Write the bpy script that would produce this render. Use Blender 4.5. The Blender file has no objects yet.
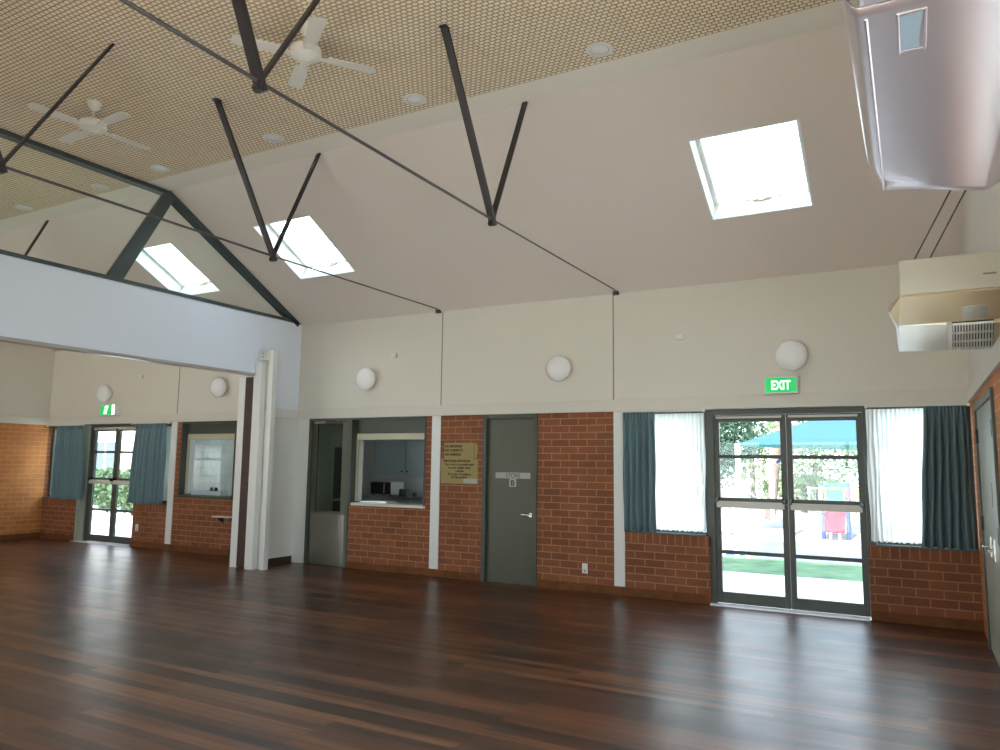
import bpy, bmesh, math, random
from mathutils import Vector, Matrix
random.seed(7)
PI = math.pi
SC = bpy.context.scene
COL = SC.collection

# ------------------------------------------------------------------ materials
def nodes(name):
    m = bpy.data.materials.new(name); m.use_nodes = True
    nt = m.node_tree; b = nt.nodes['Principled BSDF']
    return m, nt, b
def mat(name, col, rough=.6, metal=0, bump=0, bscale=30, var=0, vscale=4, spec=.5):
    m, nt, b = nodes(name)
    b.inputs['Base Color'].default_value = (*col, 1); b.inputs['Roughness'].default_value = rough
    b.inputs['Metallic'].default_value = metal; b.inputs['Specular IOR Level'].default_value = spec
    if bump or var:
        tc = nt.nodes.new('ShaderNodeNewGeometry')
        n = nt.nodes.new('ShaderNodeTexNoise'); n.inputs['Scale'].default_value = bscale; n.inputs['Detail'].default_value = 3
        nt.links.new(tc.outputs['Position'], n.inputs['Vector'])
        if bump:
            bp = nt.nodes.new('ShaderNodeBump'); bp.inputs['Strength'].default_value = bump; bp.inputs['Distance'].default_value = .01
            nt.links.new(n.outputs['Fac'], bp.inputs['Height']); nt.links.new(bp.outputs['Normal'], b.inputs['Normal'])
        if var:
            n2 = nt.nodes.new('ShaderNodeTexNoise'); n2.inputs['Scale'].default_value = vscale; n2.inputs['Detail'].default_value = 4
            nt.links.new(tc.outputs['Position'], n2.inputs['Vector'])
            r = nt.nodes.new('ShaderNodeValToRGB')
            r.color_ramp.elements[0].position = .3; r.color_ramp.elements[1].position = .7
            r.color_ramp.elements[0].color = (*[c*(1-var) for c in col], 1); r.color_ramp.elements[1].color = (*[min(1, c*(1+var)) for c in col], 1)
            nt.links.new(n2.outputs['Fac'], r.inputs['Fac']); nt.links.new(r.outputs['Color'], b.inputs['Base Color'])
    return m
def emis(name, col, s):
    m, nt, b = nodes(name); b.inputs['Base Color'].default_value = (*col, 1)
    b.inputs['Emission Color'].default_value = (*col, 1); b.inputs['Emission Strength'].default_value = s
    return m
def swiz(nt, a, bb):
    g = nt.nodes.new('ShaderNodeNewGeometry'); s = nt.nodes.new('ShaderNodeSeparateXYZ'); c = nt.nodes.new('ShaderNodeCombineXYZ')
    nt.links.new(g.outputs['Position'], s.inputs[0]); nt.links.new(s.outputs[a], c.inputs[0]); nt.links.new(s.outputs[bb], c.inputs[1])
    return c.outputs[0], g
def brick(name, axis, c1, c2, mortar, w=.236, h=.0858, m_=.011, off=(0, 0), rough=.8):
    m, nt, b = nodes(name)
    v, g = swiz(nt, axis, 'Z')
    mp = nt.nodes.new('ShaderNodeMapping'); mp.inputs['Location'].default_value = (off[0], off[1], 0)
    t = nt.nodes.new('ShaderNodeTexBrick'); t.offset = .5
    nt.links.new(v, mp.inputs[0]); nt.links.new(mp.outputs[0], t.inputs['Vector'])
    t.inputs['Scale'].default_value = 1; t.inputs['Brick Width'].default_value = w; t.inputs['Row Height'].default_value = h
    t.inputs['Mortar Size'].default_value = m_/2; t.inputs['Mortar Smooth'].default_value = .2; t.inputs['Bias'].default_value = 0
    t.inputs['Color1'].default_value = (*c1, 1); t.inputs['Color2'].default_value = (*c2, 1); t.inputs['Mortar'].default_value = (*mortar, 1)
    n = nt.nodes.new('ShaderNodeTexNoise'); n.inputs['Scale'].default_value = 3; n.inputs['Detail'].default_value = 5
    nt.links.new(g.outputs['Position'], n.inputs['Vector'])
    mx = nt.nodes.new('ShaderNodeMix'); mx.data_type = 'RGBA'; mx.blend_type = 'MULTIPLY'; mx.inputs[0].default_value = .5
    r = nt.nodes.new('ShaderNodeValToRGB'); r.color_ramp.elements[0].position = .35; r.color_ramp.elements[1].position = .65
    r.color_ramp.elements[0].color = (.65, .65, .65, 1)
    nt.links.new(n.outputs['Fac'], r.inputs['Fac'])
    nt.links.new(t.outputs['Color'], mx.inputs[6]); nt.links.new(r.outputs['Color'], mx.inputs[7]); nt.links.new(mx.outputs[2], b.inputs['Base Color'])
    bp = nt.nodes.new('ShaderNodeBump'); bp.inputs['Strength'].default_value = .5; bp.inputs['Distance'].default_value = .006; bp.invert = True
    nt.links.new(t.outputs['Fac'], bp.inputs['Height']); nt.links.new(bp.outputs['Normal'], b.inputs['Normal'])
    b.inputs['Roughness'].default_value = rough
    return m
def floor_mat():
    m, nt, b = nodes('timber_floor')
    v, g = swiz(nt, 'X', 'Y')
    t = nt.nodes.new('ShaderNodeTexBrick'); t.offset = .37; t.offset_frequency = 2
    nt.links.new(v, t.inputs['Vector'])
    t.inputs['Scale'].default_value = 1; t.inputs['Brick Width'].default_value = 2.2; t.inputs['Row Height'].default_value = .082
    t.inputs['Mortar Size'].default_value = .0008; t.inputs['Mortar Smooth'].default_value = .3; t.inputs['Bias'].default_value = 0
    t.inputs['Color1'].default_value = (0, 0, 0, 1); t.inputs['Color2'].default_value = (1, 1, 1, 1); t.inputs['Mortar'].default_value = (0, 0, 0, 1)
    r = nt.nodes.new('ShaderNodeValToRGB'); e = r.color_ramp.elements
    e[0].position = 0; e[0].color = FL[0]
    e[1].position = 1; e[1].color = FL[4]
    for p_, c_ in ((.28, FL[1]), (.55, FL[2]), (.82, FL[3])):
        q = e.new(p_); q.color = c_
    nt.links.new(t.outputs['Color'], r.inputs['Fac'])
    # grain stretched along the boards
    mp = nt.nodes.new('ShaderNodeMapping'); mp.inputs['Scale'].default_value = (.45, 14, 1)
    nt.links.new(g.outputs['Position'], mp.inputs[0])
    n = nt.nodes.new('ShaderNodeTexNoise'); n.inputs['Scale'].default_value = 1.8; n.inputs['Detail'].default_value = 4
    nt.links.new(mp.outputs[0], n.inputs['Vector'])
    r2 = nt.nodes.new('ShaderNodeValToRGB'); r2.color_ramp.elements[0].position = .3; r2.color_ramp.elements[1].position = .72
    r2.color_ramp.elements[0].color = (.55, .55, .55, 1); r2.color_ramp.elements[1].color = (1.45, 1.4, 1.3, 1)
    nt.links.new(n.outputs['Fac'], r2.inputs['Fac'])
    mx = nt.nodes.new('ShaderNodeMix'); mx.data_type = 'RGBA'; mx.blend_type = 'MULTIPLY'; mx.inputs[0].default_value = .9
    nt.links.new(r.outputs['Color'], mx.inputs[6]); nt.links.new(r2.outputs['Color'], mx.inputs[7])
    dk = nt.nodes.new('ShaderNodeMix'); dk.data_type = 'RGBA'; dk.inputs[7].default_value = (.012, .006, .004, 1)
    nt.links.new(t.outputs['Fac'], dk.inputs[0]); nt.links.new(mx.outputs[2], dk.inputs[6])
    nt.links.new(dk.outputs[2], b.inputs['Base Color'])
    n3 = nt.nodes.new('ShaderNodeTexNoise'); n3.inputs['Scale'].default_value = 2.5; n3.inputs['Detail'].default_value = 5; n3.inputs['Roughness'].default_value = .5
    nt.links.new(g.outputs['Position'], n3.inputs['Vector'])
    mr = nt.nodes.new('ShaderNodeMapRange'); mr.inputs[1].default_value = .3; mr.inputs[2].default_value = .7; mr.inputs[3].default_value = .285; mr.inputs[4].default_value = .36
    nt.links.new(n3.outputs['Fac'], mr.inputs[0]); nt.links.new(mr.outputs[0], b.inputs['Roughness'])
    # gently cupped boards
    n4 = nt.nodes.new('ShaderNodeTexNoise'); n4.inputs['Scale'].default_value = 9; n4.inputs['Detail'].default_value = 2
    mp4 = nt.nodes.new('ShaderNodeMapping'); mp4.inputs['Scale'].default_value = (.35, 1.6, 1)
    nt.links.new(g.outputs['Position'], mp4.inputs[0]); nt.links.new(mp4.outputs[0], n4.inputs['Vector'])
    bp = nt.nodes.new('ShaderNodeBump'); bp.inputs['Strength'].default_value = .10; bp.inputs['Distance'].default_value = .01
    nt.links.new(n4.outputs['Fac'], bp.inputs['Height']); nt.links.new(bp.outputs['Normal'], b.inputs['Normal'])
    b.inputs['Specular IOR Level'].default_value = .75
    return m
FL = [(.026, .0085, .005, 1), (.055, .017, .008, 1), (.085, .027, .012, 1), (.135, .047, .019, 1), (.20, .080, .031, 1)]

def perf_mat():
    m, nt, b = nodes('perforated_board')
    v, g = swiz(nt, 'X', 'Y')
    t = nt.nodes.new('ShaderNodeTexBrick'); t.offset = .5
    nt.links.new(v, t.inputs['Vector'])
    t.inputs['Scale'].default_value = 1; t.inputs['Brick Width'].default_value = .052; t.inputs['Row Height'].default_value = .04
    t.inputs['Mortar Size'].default_value = .0058; t.inputs['Mortar Smooth'].default_value = .3; t.inputs['Bias'].default_value = 0
    t.inputs['Color1'].default_value = (.95, .84, .65, 1); t.inputs['Color2'].default_value = (.88, .76, .57, 1); t.inputs['Mortar'].default_value = (.42, .28, .165, 1)
    # sheet to sheet tint
    t2 = nt.nodes.new('ShaderNodeTexBrick'); t2.offset = .5; nt.links.new(v, t2.inputs['Vector'])
    t2.inputs['Scale'].default_value = 1; t2.inputs['Brick Width'].default_value = 1.2; t2.inputs['Row Height'].default_value = .6
    t2.inputs['Mortar Size'].default_value = .006; t2.inputs['Color1'].default_value = (1, .95, .88, 1); t2.inputs['Color2'].default_value = (.93, .93, .9, 1); t2.inputs['Mortar'].default_value = (.8, .66, .52, 1)
    mx = nt.nodes.new('ShaderNodeMix'); mx.data_type = 'RGBA'; mx.blend_type = 'MULTIPLY'; mx.inputs[0].default_value = .7
    nt.links.new(t.outputs['Color'], mx.inputs[6]); nt.links.new(t2.outputs['Color'], mx.inputs[7]); nt.links.new(mx.outputs[2], b.inputs['Base Color'])
    b.inputs['Roughness'].default_value = .85
    bp = nt.nodes.new('ShaderNodeBump'); bp.inputs['Strength'].default_value = .6; bp.inputs['Distance'].default_value = .008; bp.invert = True
    nt.links.new(t.outputs['Fac'], bp.inputs['Height']); nt.links.new(bp.outputs['Normal'], b.inputs['Normal'])
    return m
def glass_mat(name, tint=(.93, .97, .96), refl=1.0):
    m = bpy.data.materials.new(name); m.use_nodes = True; nt = m.node_tree; nt.nodes.clear()
    o = nt.nodes.new('ShaderNodeOutputMaterial'); mx = nt.nodes.new('ShaderNodeMixShader')
    t = nt.nodes.new('ShaderNodeBsdfTransparent'); t.inputs[0].default_value = (*tint, 1)
    g = nt.nodes.new('ShaderNodeBsdfGlossy'); g.inputs['Roughness'].default_value = .02
    f = nt.nodes.new('ShaderNodeLayerWeight'); f.inputs[0].default_value = .5
    pw = nt.nodes.new('ShaderNodeMath'); pw.operation = 'POWER'; pw.inputs[1].default_value = 5
    mm = nt.nodes.new('ShaderNodeMath'); mm.operation = 'MULTIPLY_ADD'; mm.inputs[1].default_value = .9*refl; mm.inputs[2].default_value = .04*refl
    nt.links.new(f.outputs['Facing'], pw.inputs[0]); nt.links.new(pw.outputs[0], mm.inputs[0]); nt.links.new(mm.outputs[0], mx.inputs[0])
    nt.links.new(t.outputs[0], mx.inputs[1]); nt.links.new(g.outputs[0], mx.inputs[2]); nt.links.new(mx.outputs[0], o.inputs[0])
    return m
def cloth_mat(name, col, trans, clear=0, rough=.9):
    m = bpy.data.materials.new(name); m.use_nodes = True; nt = m.node_tree; nt.nodes.clear()
    o = nt.nodes.new('ShaderNodeOutputMaterial'); mx = nt.nodes.new('ShaderNodeMixShader'); mx.inputs[0].default_value = trans
    d = nt.nodes.new('ShaderNodeBsdfDiffuse'); d.inputs[0].default_value = (*col, 1)
    t = nt.nodes.new('ShaderNodeBsdfTranslucent'); t.inputs[0].default_value = (*col, 1)
    nt.links.new(d.outputs[0], mx.inputs[1]); nt.links.new(t.outputs[0], mx.inputs[2])
    if clear:
        m2 = nt.nodes.new('ShaderNodeMixShader'); m2.inputs[0].default_value = clear
        tr = nt.nodes.new('ShaderNodeBsdfTransparent')
        nt.links.new(mx.outputs[0], m2.inputs[1]); nt.links.new(tr.outputs[0], m2.inputs[2]); nt.links.new(m2.outputs[0], o.inputs[0])
    else: nt.links.new(mx.outputs[0], o.inputs[0])
    return m

M = {}
BRC = ((.30, .098, .036), (.22, .070, .028), (.42, .235, .12))
M['brick_x'] = brick('face_brick', 'X', *BRC, off=(.05, 0))
M['brick_y_lit'] = brick('face_brick_lit', 'Y', (.60, .215, .055), (.50, .17, .042), (.66, .36, .15))  # same brick as the back wall, coloured brighter for the light it catches
M['header_x'] = brick('brick_on_edge', 'X', *BRC, w=.086, h=.5, off=(0, .25))
M['plaster'] = mat('cream_plaster', (.69, .635, .55), .55, bump=.05, bscale=60)
M['ceil'] = mat('ceiling_plaster', (.755, .66, .59), .8)
M['white'] = mat('white_paint', (.76, .755, .72), .4)
M['bulk'] = mat('bulkhead_sky_tint', (.80, .845, .94), .45)  # blue of the daylight is mixed into the bulkhead's white
M['rail'] = mat('cream_rail', (.66, .61, .53), .35)
M['perf'] = perf_mat()
M['floor'] = floor_mat()
M['skirt'] = mat('stained_skirting', (.17, .062, .022), .75, var=.2, vscale=9, spec=.2)
M['green'] = mat('dark_green_paint', (.055, .078, .078), .3)
M['frame'] = mat('grey_green_joinery', (.072, .078, .062), .45)
M['door'] = mat('olive_door', (.088, .084, .052), .42)
M['steel'] = mat('dark_steel', (.045, .037, .038), .4, metal=.3)
M['rod'] = mat('rod_steel', (.13, .115, .11), .3, metal=.5)
M['glass'] = glass_mat('clear_glass')
M['doorglass'] = glass_mat('grey_door_glass', (.84, .86, .87))
M['tint'] = glass_mat('smoky_glass', (.55, .6, .52), 1.2)
M['blue'] = cloth_mat('teal_curtain', (.17, .25, .272), .12)
M['sheer'] = cloth_mat('sheer_curtain', (.92, .91, .89), .66, clear=.16)
M['fan'] = mat('cream_enamel', (.74, .70, .62), .3)
M['opal'] = mat('opal_glass', (.86, .83, .80), .16)
M['plastic'] = mat('white_plastic', (.75, .74, .68), .35)
M['chrome'] = mat('chrome', (.75, .75, .73), .18, metal=1)
M['darkwood'] = mat('dark_brown_edge', (.055, .024, .014), .5, var=.3, vscale=12)
M['shutter'] = mat('cream_aluminium', (.52, .48, .34), .4)
M['tile'] = brick('white_tile', 'Y', (.78, .79, .74), (.76, .77, .73), (.55, .55, .52), w=.15, h=.15, m_=.005, rough=.08)
M['bluecab'] = mat('blue_grey_laminate', (.50, .58, .60), .35)
M['wallk'] = mat('kitchen_wall', (.72, .72, .70), .5)
M['wallg'] = mat('grey_green_wall', (.30, .32, .27), .6)
M['black'] = mat('black_plastic', (.015, .015, .015), .25)
M['stainless'] = mat('stainless', (.55, .55, .55), .3, metal=1)
M['exit'] = emis('exit_green', (.012, .42, .10), .9)
M['exitw'] = emis('exit_white', (.85, 1, .86), 1.3)
M['poster'] = mat('yellow_card', (.33, .25, .09), .6)
M['posterw'] = mat('pale_card', (.42, .42, .36), .6)
M['ink'] = mat('brown_ink', (.06, .03, .008), .7)
M['inkb'] = mat('black_ink', (.02, .02, .02), .7)
M['unit'] = mat('beige_enamel', (.50, .45, .36), .35)
M['unitmetal'] = mat('polished_beige_metal', (.62, .55, .57), .3, metal=.8, bump=.02, bscale=3)
M['unittan'] = mat('tan_metal', (.58, .44, .26), .35, metal=.25)
M['sill'] = mat('sun_band_sill', (.88, .87, .84), .4)  # sill white that also stands for the sunlit band at the exit doors
M['patio'] = mat('pale_concrete', (.72, .71, .68), .9, var=.06)
M['lawn'] = mat('lawn', (.075, .16, .065), .9, var=.4, vscale=3)
M['path'] = mat('bitumen', (.11, .14, .19), .9, var=.15)
M['soil'] = mat('dry_ground', (.42, .38, .33), .95, var=.35, vscale=1.4)
M['leafd'] = cloth_mat('leaf_dark', (.055, .11, .075), .35)
M['leafl'] = cloth_mat('leaf_light', (.20, .26, .14), .4)
M['leafm'] = cloth_mat('leaf_mid', (.11, .17, .10), .4)
M['petal'] = mat('red_petal', (.6, .06, .08), .7)
M['bark'] = mat('bark', (.13, .10, .085), .9, var=.3, vscale=6)
M['sail'] = cloth_mat('shade_sail', (.055, .13, .19), .3)
M['sailund'] = cloth_mat('shade_sail_valance', (.03, .09, .085), .25)
M['playblue'] = mat('play_blue', (.04, .065, .2), .4)
M['playcyan'] = mat('play_cyan', (.03, .14, .18), .4)
M['playred'] = mat('play_red', (.22, .012, .03), .35)
M['playyel'] = mat('play_yellow', (.3, .2, .02), .4)
M['playpur'] = mat('play_purple', (.14, .09, .2), .4)
M['whitep'] = mat('white_outdoor', (.8, .8, .8), .5)
M['fencebr'] = mat('brown_fence', (.25, .13, .08), .8)
M['wallout'] = mat('outside_render', (.60, .52, .45), .8)
M['winout'] = mat('dark_window', (.06, .08, .10), .15)
M['seam'] = mat('dark_joint_strip', (.20, .19, .16), .6)  # plain dark grey for the wall joints and the unit badge

# ------------------------------------------------------------------ mesh helpers
class MB:
    def __init__(s): s.v = []; s.f = []
    def poly(s, vs, fs):
        o = len(s.v); s.v += [tuple(v) for v in vs]; s.f += [tuple(o+i for i in f) for f in fs]; return s
    def box(s, x0, x1, y0, y1, z0, z1):
        return s.poly([(x0,y0,z0),(x1,y0,z0),(x1,y1,z0),(x0,y1,z0),(x0,y0,z1),(x1,y0,z1),(x1,y1,z1),(x0,y1,z1)],
                      [(0,3,2,1),(4,5,6,7),(0,1,5,4),(1,2,6,5),(2,3,7,6),(3,0,4,7)])
    def hexa(s, p):   # eight points in box order
        return s.poly(p, [(0,3,2,1),(4,5,6,7),(0,1,5,4),(1,2,6,5),(2,3,7,6),(3,0,4,7)])
    def prism(s, pts, d):
        n = len(pts); d = Vector(d)
        vs = [Vector(p) for p in pts] + [Vector(p)+d for p in pts]
        return s.poly(vs, [tuple(range(n))[::-1], tuple(range(n, 2*n))] + [(i, (i+1) % n, n+(i+1) % n, n+i) for i in range(n)])
    def tube(s, a, b, r, r2=None, n=12):
        a = Vector(a); b = Vector(b); r2 = r if r2 is None else r2
        d = (b-a).normalized(); u = d.orthogonal().normalized(); w = d.cross(u)
        vs = [a+(u*math.cos(t)+w*math.sin(t))*r for t in [2*PI*i/n for i in range(n)]] + [b+(u*math.cos(t)+w*math.sin(t))*r2 for t in [2*PI*i/n for i in range(n)]]
        return s.poly(vs, [tuple(range(n))[::-1], tuple(range(n, 2*n))] + [(i, (i+1) % n, n+(i+1) % n, n+i) for i in range(n)])
    def bar(s, a, b, wx, wt):   # flat bar in the y-z plane: wx wide along x, wt thick
        a = Vector(a); b = Vector(b); d = (b-a).normalized(); X = Vector((1,0,0)); T = d.cross(X).normalized()
        p = []
        for q in (a, b):
            p += [q-X*wx/2-T*wt/2, q+X*wx/2-T*wt/2, q+X*wx/2+T*wt/2, q-X*wx/2+T*wt/2]
        return s.hexa(p)
    def lathe(s, prof, c, axis='z', n=32):
        # prof: (radius, height); axis z up, or y toward -y, or x
        vs = []; fs = []
        for r, h in prof:
            for i in range(n):
                t = 2*PI*i/n; a, b = r*math.cos(t), r*math.sin(t)
                vs.append({'z': (c[0]+a, c[1]+b, c[2]+h), 'y': (c[0]+a, c[1]-h, c[2]+b)}[axis])
        k = len(prof)
        for j in range(k-1):
            for i in range(n): fs.append((j*n+i, j*n+(i+1) % n, (j+1)*n+(i+1) % n, (j+1)*n+i))
        fs.append(tuple(range(n))[::-1]); fs.append(tuple((k-1)*n+i for i in range(n)))
        return s.poly(vs, fs)
def obj(name, mb, m, parent=None, smooth=False, bevel=0):
    me = bpy.data.meshes.new(name); me.from_pydata(mb.v, [], mb.f)
    bm = bmesh.new(); bm.from_mesh(me); bmesh.ops.recalc_face_normals(bm, faces=bm.faces); bm.to_mesh(me); bm.free()
    if smooth:
        for p in me.polygons: p.use_smooth = True
    me.materials.append(M[m] if isinstance(m, str) else m)
    o = bpy.data.objects.new(name, me); COL.objects.link(o)
    if parent:
        o.parent = parent; o.matrix_parent_inverse = Matrix.Translation(-Vector(parent.location))
    if smooth:
        md = o.modifiers.new('n', 'EDGE_SPLIT'); md.split_angle = math.radians(40)
    if bevel:
        md = o.modifiers.new('b', 'BEVEL'); md.width = bevel; md.segments = 2; md.limit_method = 'ANGLE'
    return o
def tag(o, label=None, cat=None, group=None, kind=None):
    if label: o['label'] = label
    if cat: o['category'] = cat
    if group: o['group'] = group
    if kind: o['kind'] = kind
    return o
def empty(name, loc, label=None, cat=None, group=None, kind=None):
    o = bpy.data.objects.new(name, None); COL.objects.link(o); o.location = loc; o.empty_display_size = .1
    return tag(o, label, cat, group, kind)
def struct(name, mb, m, label, cat, **k):
    return tag(obj(name, mb, m, **k), label, cat, kind='structure')
def copy_tree(o, delta, parent=None):
    c = o.copy(); COL.objects.link(c)
    if parent: c.parent = parent
    else: c.location = Vector(o.location) + Vector(delta)
    for ch in o.children: copy_tree(ch, delta, c)
    return c
def holes(mb, x0, x1, z0, z1, hs, fn):
    """rectangle with rectangular holes, cut into a grid of boxes; fn(mb,xa,xb,za,zb)"""
    xs = sorted({x0, x1, *[min(max(v, x0), x1) for h in hs for v in h[:2]]}); zs = sorted({z0, z1, *[min(max(v, z0), z1) for h in hs for v in h[2:]]})
    for i in range(len(xs)-1):
        run = None
        for j in range(len(zs)-1):
            cx, cz = (xs[i]+xs[i+1])/2, (zs[j]+zs[j+1])/2
            if any(h[0] < cx < h[1] and h[2] < cz < h[3] for h in hs):
                if run is not None: fn(mb, xs[i], xs[i+1], run, zs[j]); run = None
            elif run is None: run = zs[j]
        if run is not None: fn(mb, xs[i], xs[i+1], run, zs[-1])
def text_mesh(s, size, m, loc, parent, name='lettering', align='LEFT', depth=.001, bold=0, squeeze=1):
    cu = bpy.data.curves.new(name, 'FONT'); cu.body = s; cu.size = size; cu.extrude = depth; cu.align_x = align; cu.offset = bold
    cu.space_line = 1
    t = bpy.data.objects.new('tmp', cu); COL.objects.link(t)
    bpy.context.view_layer.update()
    me = bpy.data.meshes.new_from_object(t.evaluated_get(bpy.context.evaluated_depsgraph_get()))
    bpy.data.objects.remove(t)
    me.transform(Matrix.Translation(loc) @ Matrix.Rotation(PI/2, 4, 'X') @ Matrix.Diagonal((squeeze, 1, 1, 1)))
    me.materials.clear(); me.materials.append(M[m])
    o = bpy.data.objects.new(name, me); COL.objects.link(o)
    if parent: o.parent = parent; o.matrix_parent_inverse = Matrix.Translation(-Vector(parent.location))
    return o

# ------------------------------------------------------------------ dimensions
D, YN = 8.494, -.294            # back wall face, near wall face
XR, XP, XW = .493, -8.195, -14.65   # right wall, partition, far left wall
Y1, Y2, Z1, ZW = 6.037, 2.163, 4.913, 3.568
TH = .225                       # wall thickness
ZR = 2.13                       # underside of the picture rail
ca, sa = math.cos(math.atan2(Z1-ZW, D-Y1)), math.sin(math.atan2(Z1-ZW, D-Y1))
LS = math.hypot(Z1-ZW, D-Y1)
def S(x, t, n): return (x, Y1+t*ca+n*sa, Z1-t*sa+n*ca)          # back slope
def SN(x, t, n): return (x, Y2-t*ca-n*sa, Z1-t*sa+n*ca)         # near slope

# ------------------------------------------------------------------ floor and ground
struct('floor', MB().box(XW-.3, XR+.3, YN-.3, D+.003, -.12, 0), 'floor', 'dark red brown polished timber board floor of the hall', 'floor')
struct('floor', MB().box(-11.9-.1, -5.2+.1, D+TH, 11.1, -.12, 0), 'wallg', 'grey green kitchen floor behind the serving hatches', 'floor')
mb = MB()
for a, b in ((-7.94, -7.14), (-4.93, -4.14)): mb.box(a, b, D+.003, D+TH, -.12, 0)
struct('trim_1', mb, 'floor', 'timber thresholds under the two inner doors', 'threshold')
mb = MB(); mb.box(-2.02, -.46, D-.075, D+TH+.1, -.12, .004)  # plate reaches indoors to draw the sun patch on the floor
struct('trim_2', mb, 'sill', 'pale door sill under the right hand exit doors, widened to draw the sun patch', 'door sill')
mb = MB(); mb.box(-13.54, -11.96, D-.10, D+TH+.1, -.12, .004)  # also reaches indoors, drawing the sun patch
struct('trim_3', mb, 'sill', 'pale door sill under the far left exit doors, widened to draw the sun patch', 'door sill')

# ------------------------------------------------------------------ back wall
FC = (-10.79, -9.5, .90, ZR)     # far hatch
bay1 = [(-3.0, XR, .72, 2.14), (-2.03, -.45, -.1, 2.14)]
bay2 = [(XW, -11.04, .74, 2.14), (-13.56, -11.94, -.1, 2.14)]
hs = bay1 + bay2 + [(-4.93, -4.14, -.1, 2.14), (-7.14, -5.83, .905, 2.14), (-7.94, -7.14, -.1, 2.14), FC]
wb = empty('wall_back', (-7, D, 0), 'long back wall with red face brick below and cream plaster above the rail', 'wall', kind='structure')
mb = MB()
holes(mb, XW-.2, -8.2, 0, ZR, hs, lambda m, a, b, c, d: m.box(a, b, D, D+TH, c, d))
holes(mb, -7.94, XR+.2, 0, ZR, hs, lambda m, a, b, c, d: m.box(a, b, D, D+TH, c, d))
obj('brickwork', mb, 'brick_x', wb)
obj('wall_panel', MB().box(-8.2, -7.94, D, D+TH, 0, ZR), 'white', wb)
mb = MB()
mb.box(-3.0, -2.03, D-.004, D+TH, .615, .722); mb.box(-.45, XR-.002, D-.004, D+TH, .615, .722)
obj('brick_on_edge_course', mb, 'header_x', wb)
mb = MB()
mb.box(XW+.002, -13.56, D-.004, D+TH, .635, .742); mb.box(-11.94, -11.04, D-.004, D+TH, .635, .742)
obj('brick_on_edge_course', mb, 'header_x', wb)
obj('upper_wall', MB().box(XW-.2, XR+.2, D, D+TH, ZR, ZW+.12), 'plaster', wb)
struct('trim_4', MB().box(XW, XP-.3, D-.028, D, ZR, 2.27).box(XP, XR, D-.028, D, ZR, 2.27), 'rail', 'cream picture rail running along the back wall above the brick', 'rail', bevel=.004)
for i, (a, b) in enumerate(((-3.13, -3.0), (-5.73, -5.59), (-11.05, -10.91))):
    struct('trim_%d' % (5+i), MB().box(a, b, D-.014, D+.01, .10, ZR), 'white',
           ('white painted flat strip between the brick and the right hand window', 'white painted flat strip between the kitchen hatch and the yellow notice', 'white painted flat strip right of the far left exit curtains')[i], 'wall strip', bevel=.003)
mb = MB()
for x in (-3.13, -5.60, -10.95): mb.box(x-.006, x+.006, D-.004, D+.001, 2.27, ZW)
struct('trim_8', mb, 'seam', 'thin dark joint lines in the cream wall above the rail', 'wall joint')
mb = MB()
for a, b in ((XW, -13.56), (-11.94, XP-.32), (-7.14, -4.93), (-4.14, -2.03), (-.45, XR)): mb.box(a, b, D-.016, D, 0, .095)
struct('baseboard_back', mb, 'skirt', 'brown stained timber skirting along the back wall', 'skirting', bevel=.003)

# ------------------------------------------------------------------ ceiling
cg = empty('ceiling', (-7, 4.1, Z1), 'vaulted ceiling with flat perforated middle and sloping plaster sides', 'ceiling', kind='structure')
mb = MB(); mb.box(XW-.3, XR+.3, Y2-.05, Y1+.05, Z1+.001, Z1+.2)
WT = .27      # slab depth of the slopes
sky_x = ((-1.73, -.75), (-7.44, -6.45), (-10.04, -9.05))
T0, T1 = .792, 1.839
NS = ()
mb2 = MB()
holes(mb2, XW-.3, XR+.3, 0, LS+.62, [(a, b, T0, T1) for a, b in sky_x],
      lambda m, a, b, c, d: m.hexa([S(a,c,0),S(b,c,0),S(b,d,0),S(a,d,0),S(a,c,WT),S(b,c,WT),S(b,d,WT),S(a,d,WT)]))
obj('sloped_panel', mb2, 'ceil', cg)
mb2 = MB()
holes(mb2, XW-.3, XR+.3, 0, LS+.3, [(a, b, .7, 1.9) for a, b in NS],
      lambda m, a, b, c, d: m.hexa([SN(a,c,0),SN(b,c,0),SN(b,d,0),SN(a,d,0),SN(a,c,WT),SN(b,c,WT),SN(b,d,WT),SN(a,d,WT)]))
obj('sloped_panel', mb2, 'ceil', cg)
obj('flat_panel', mb, mat('cream_ceiling_strip', (.86, .80, .70), .7), cg)
obj('perforated_panel', MB().box(XW, XR, 2.52, 5.68, Z1-.014, Z1+.001), 'perf', cg)

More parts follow.
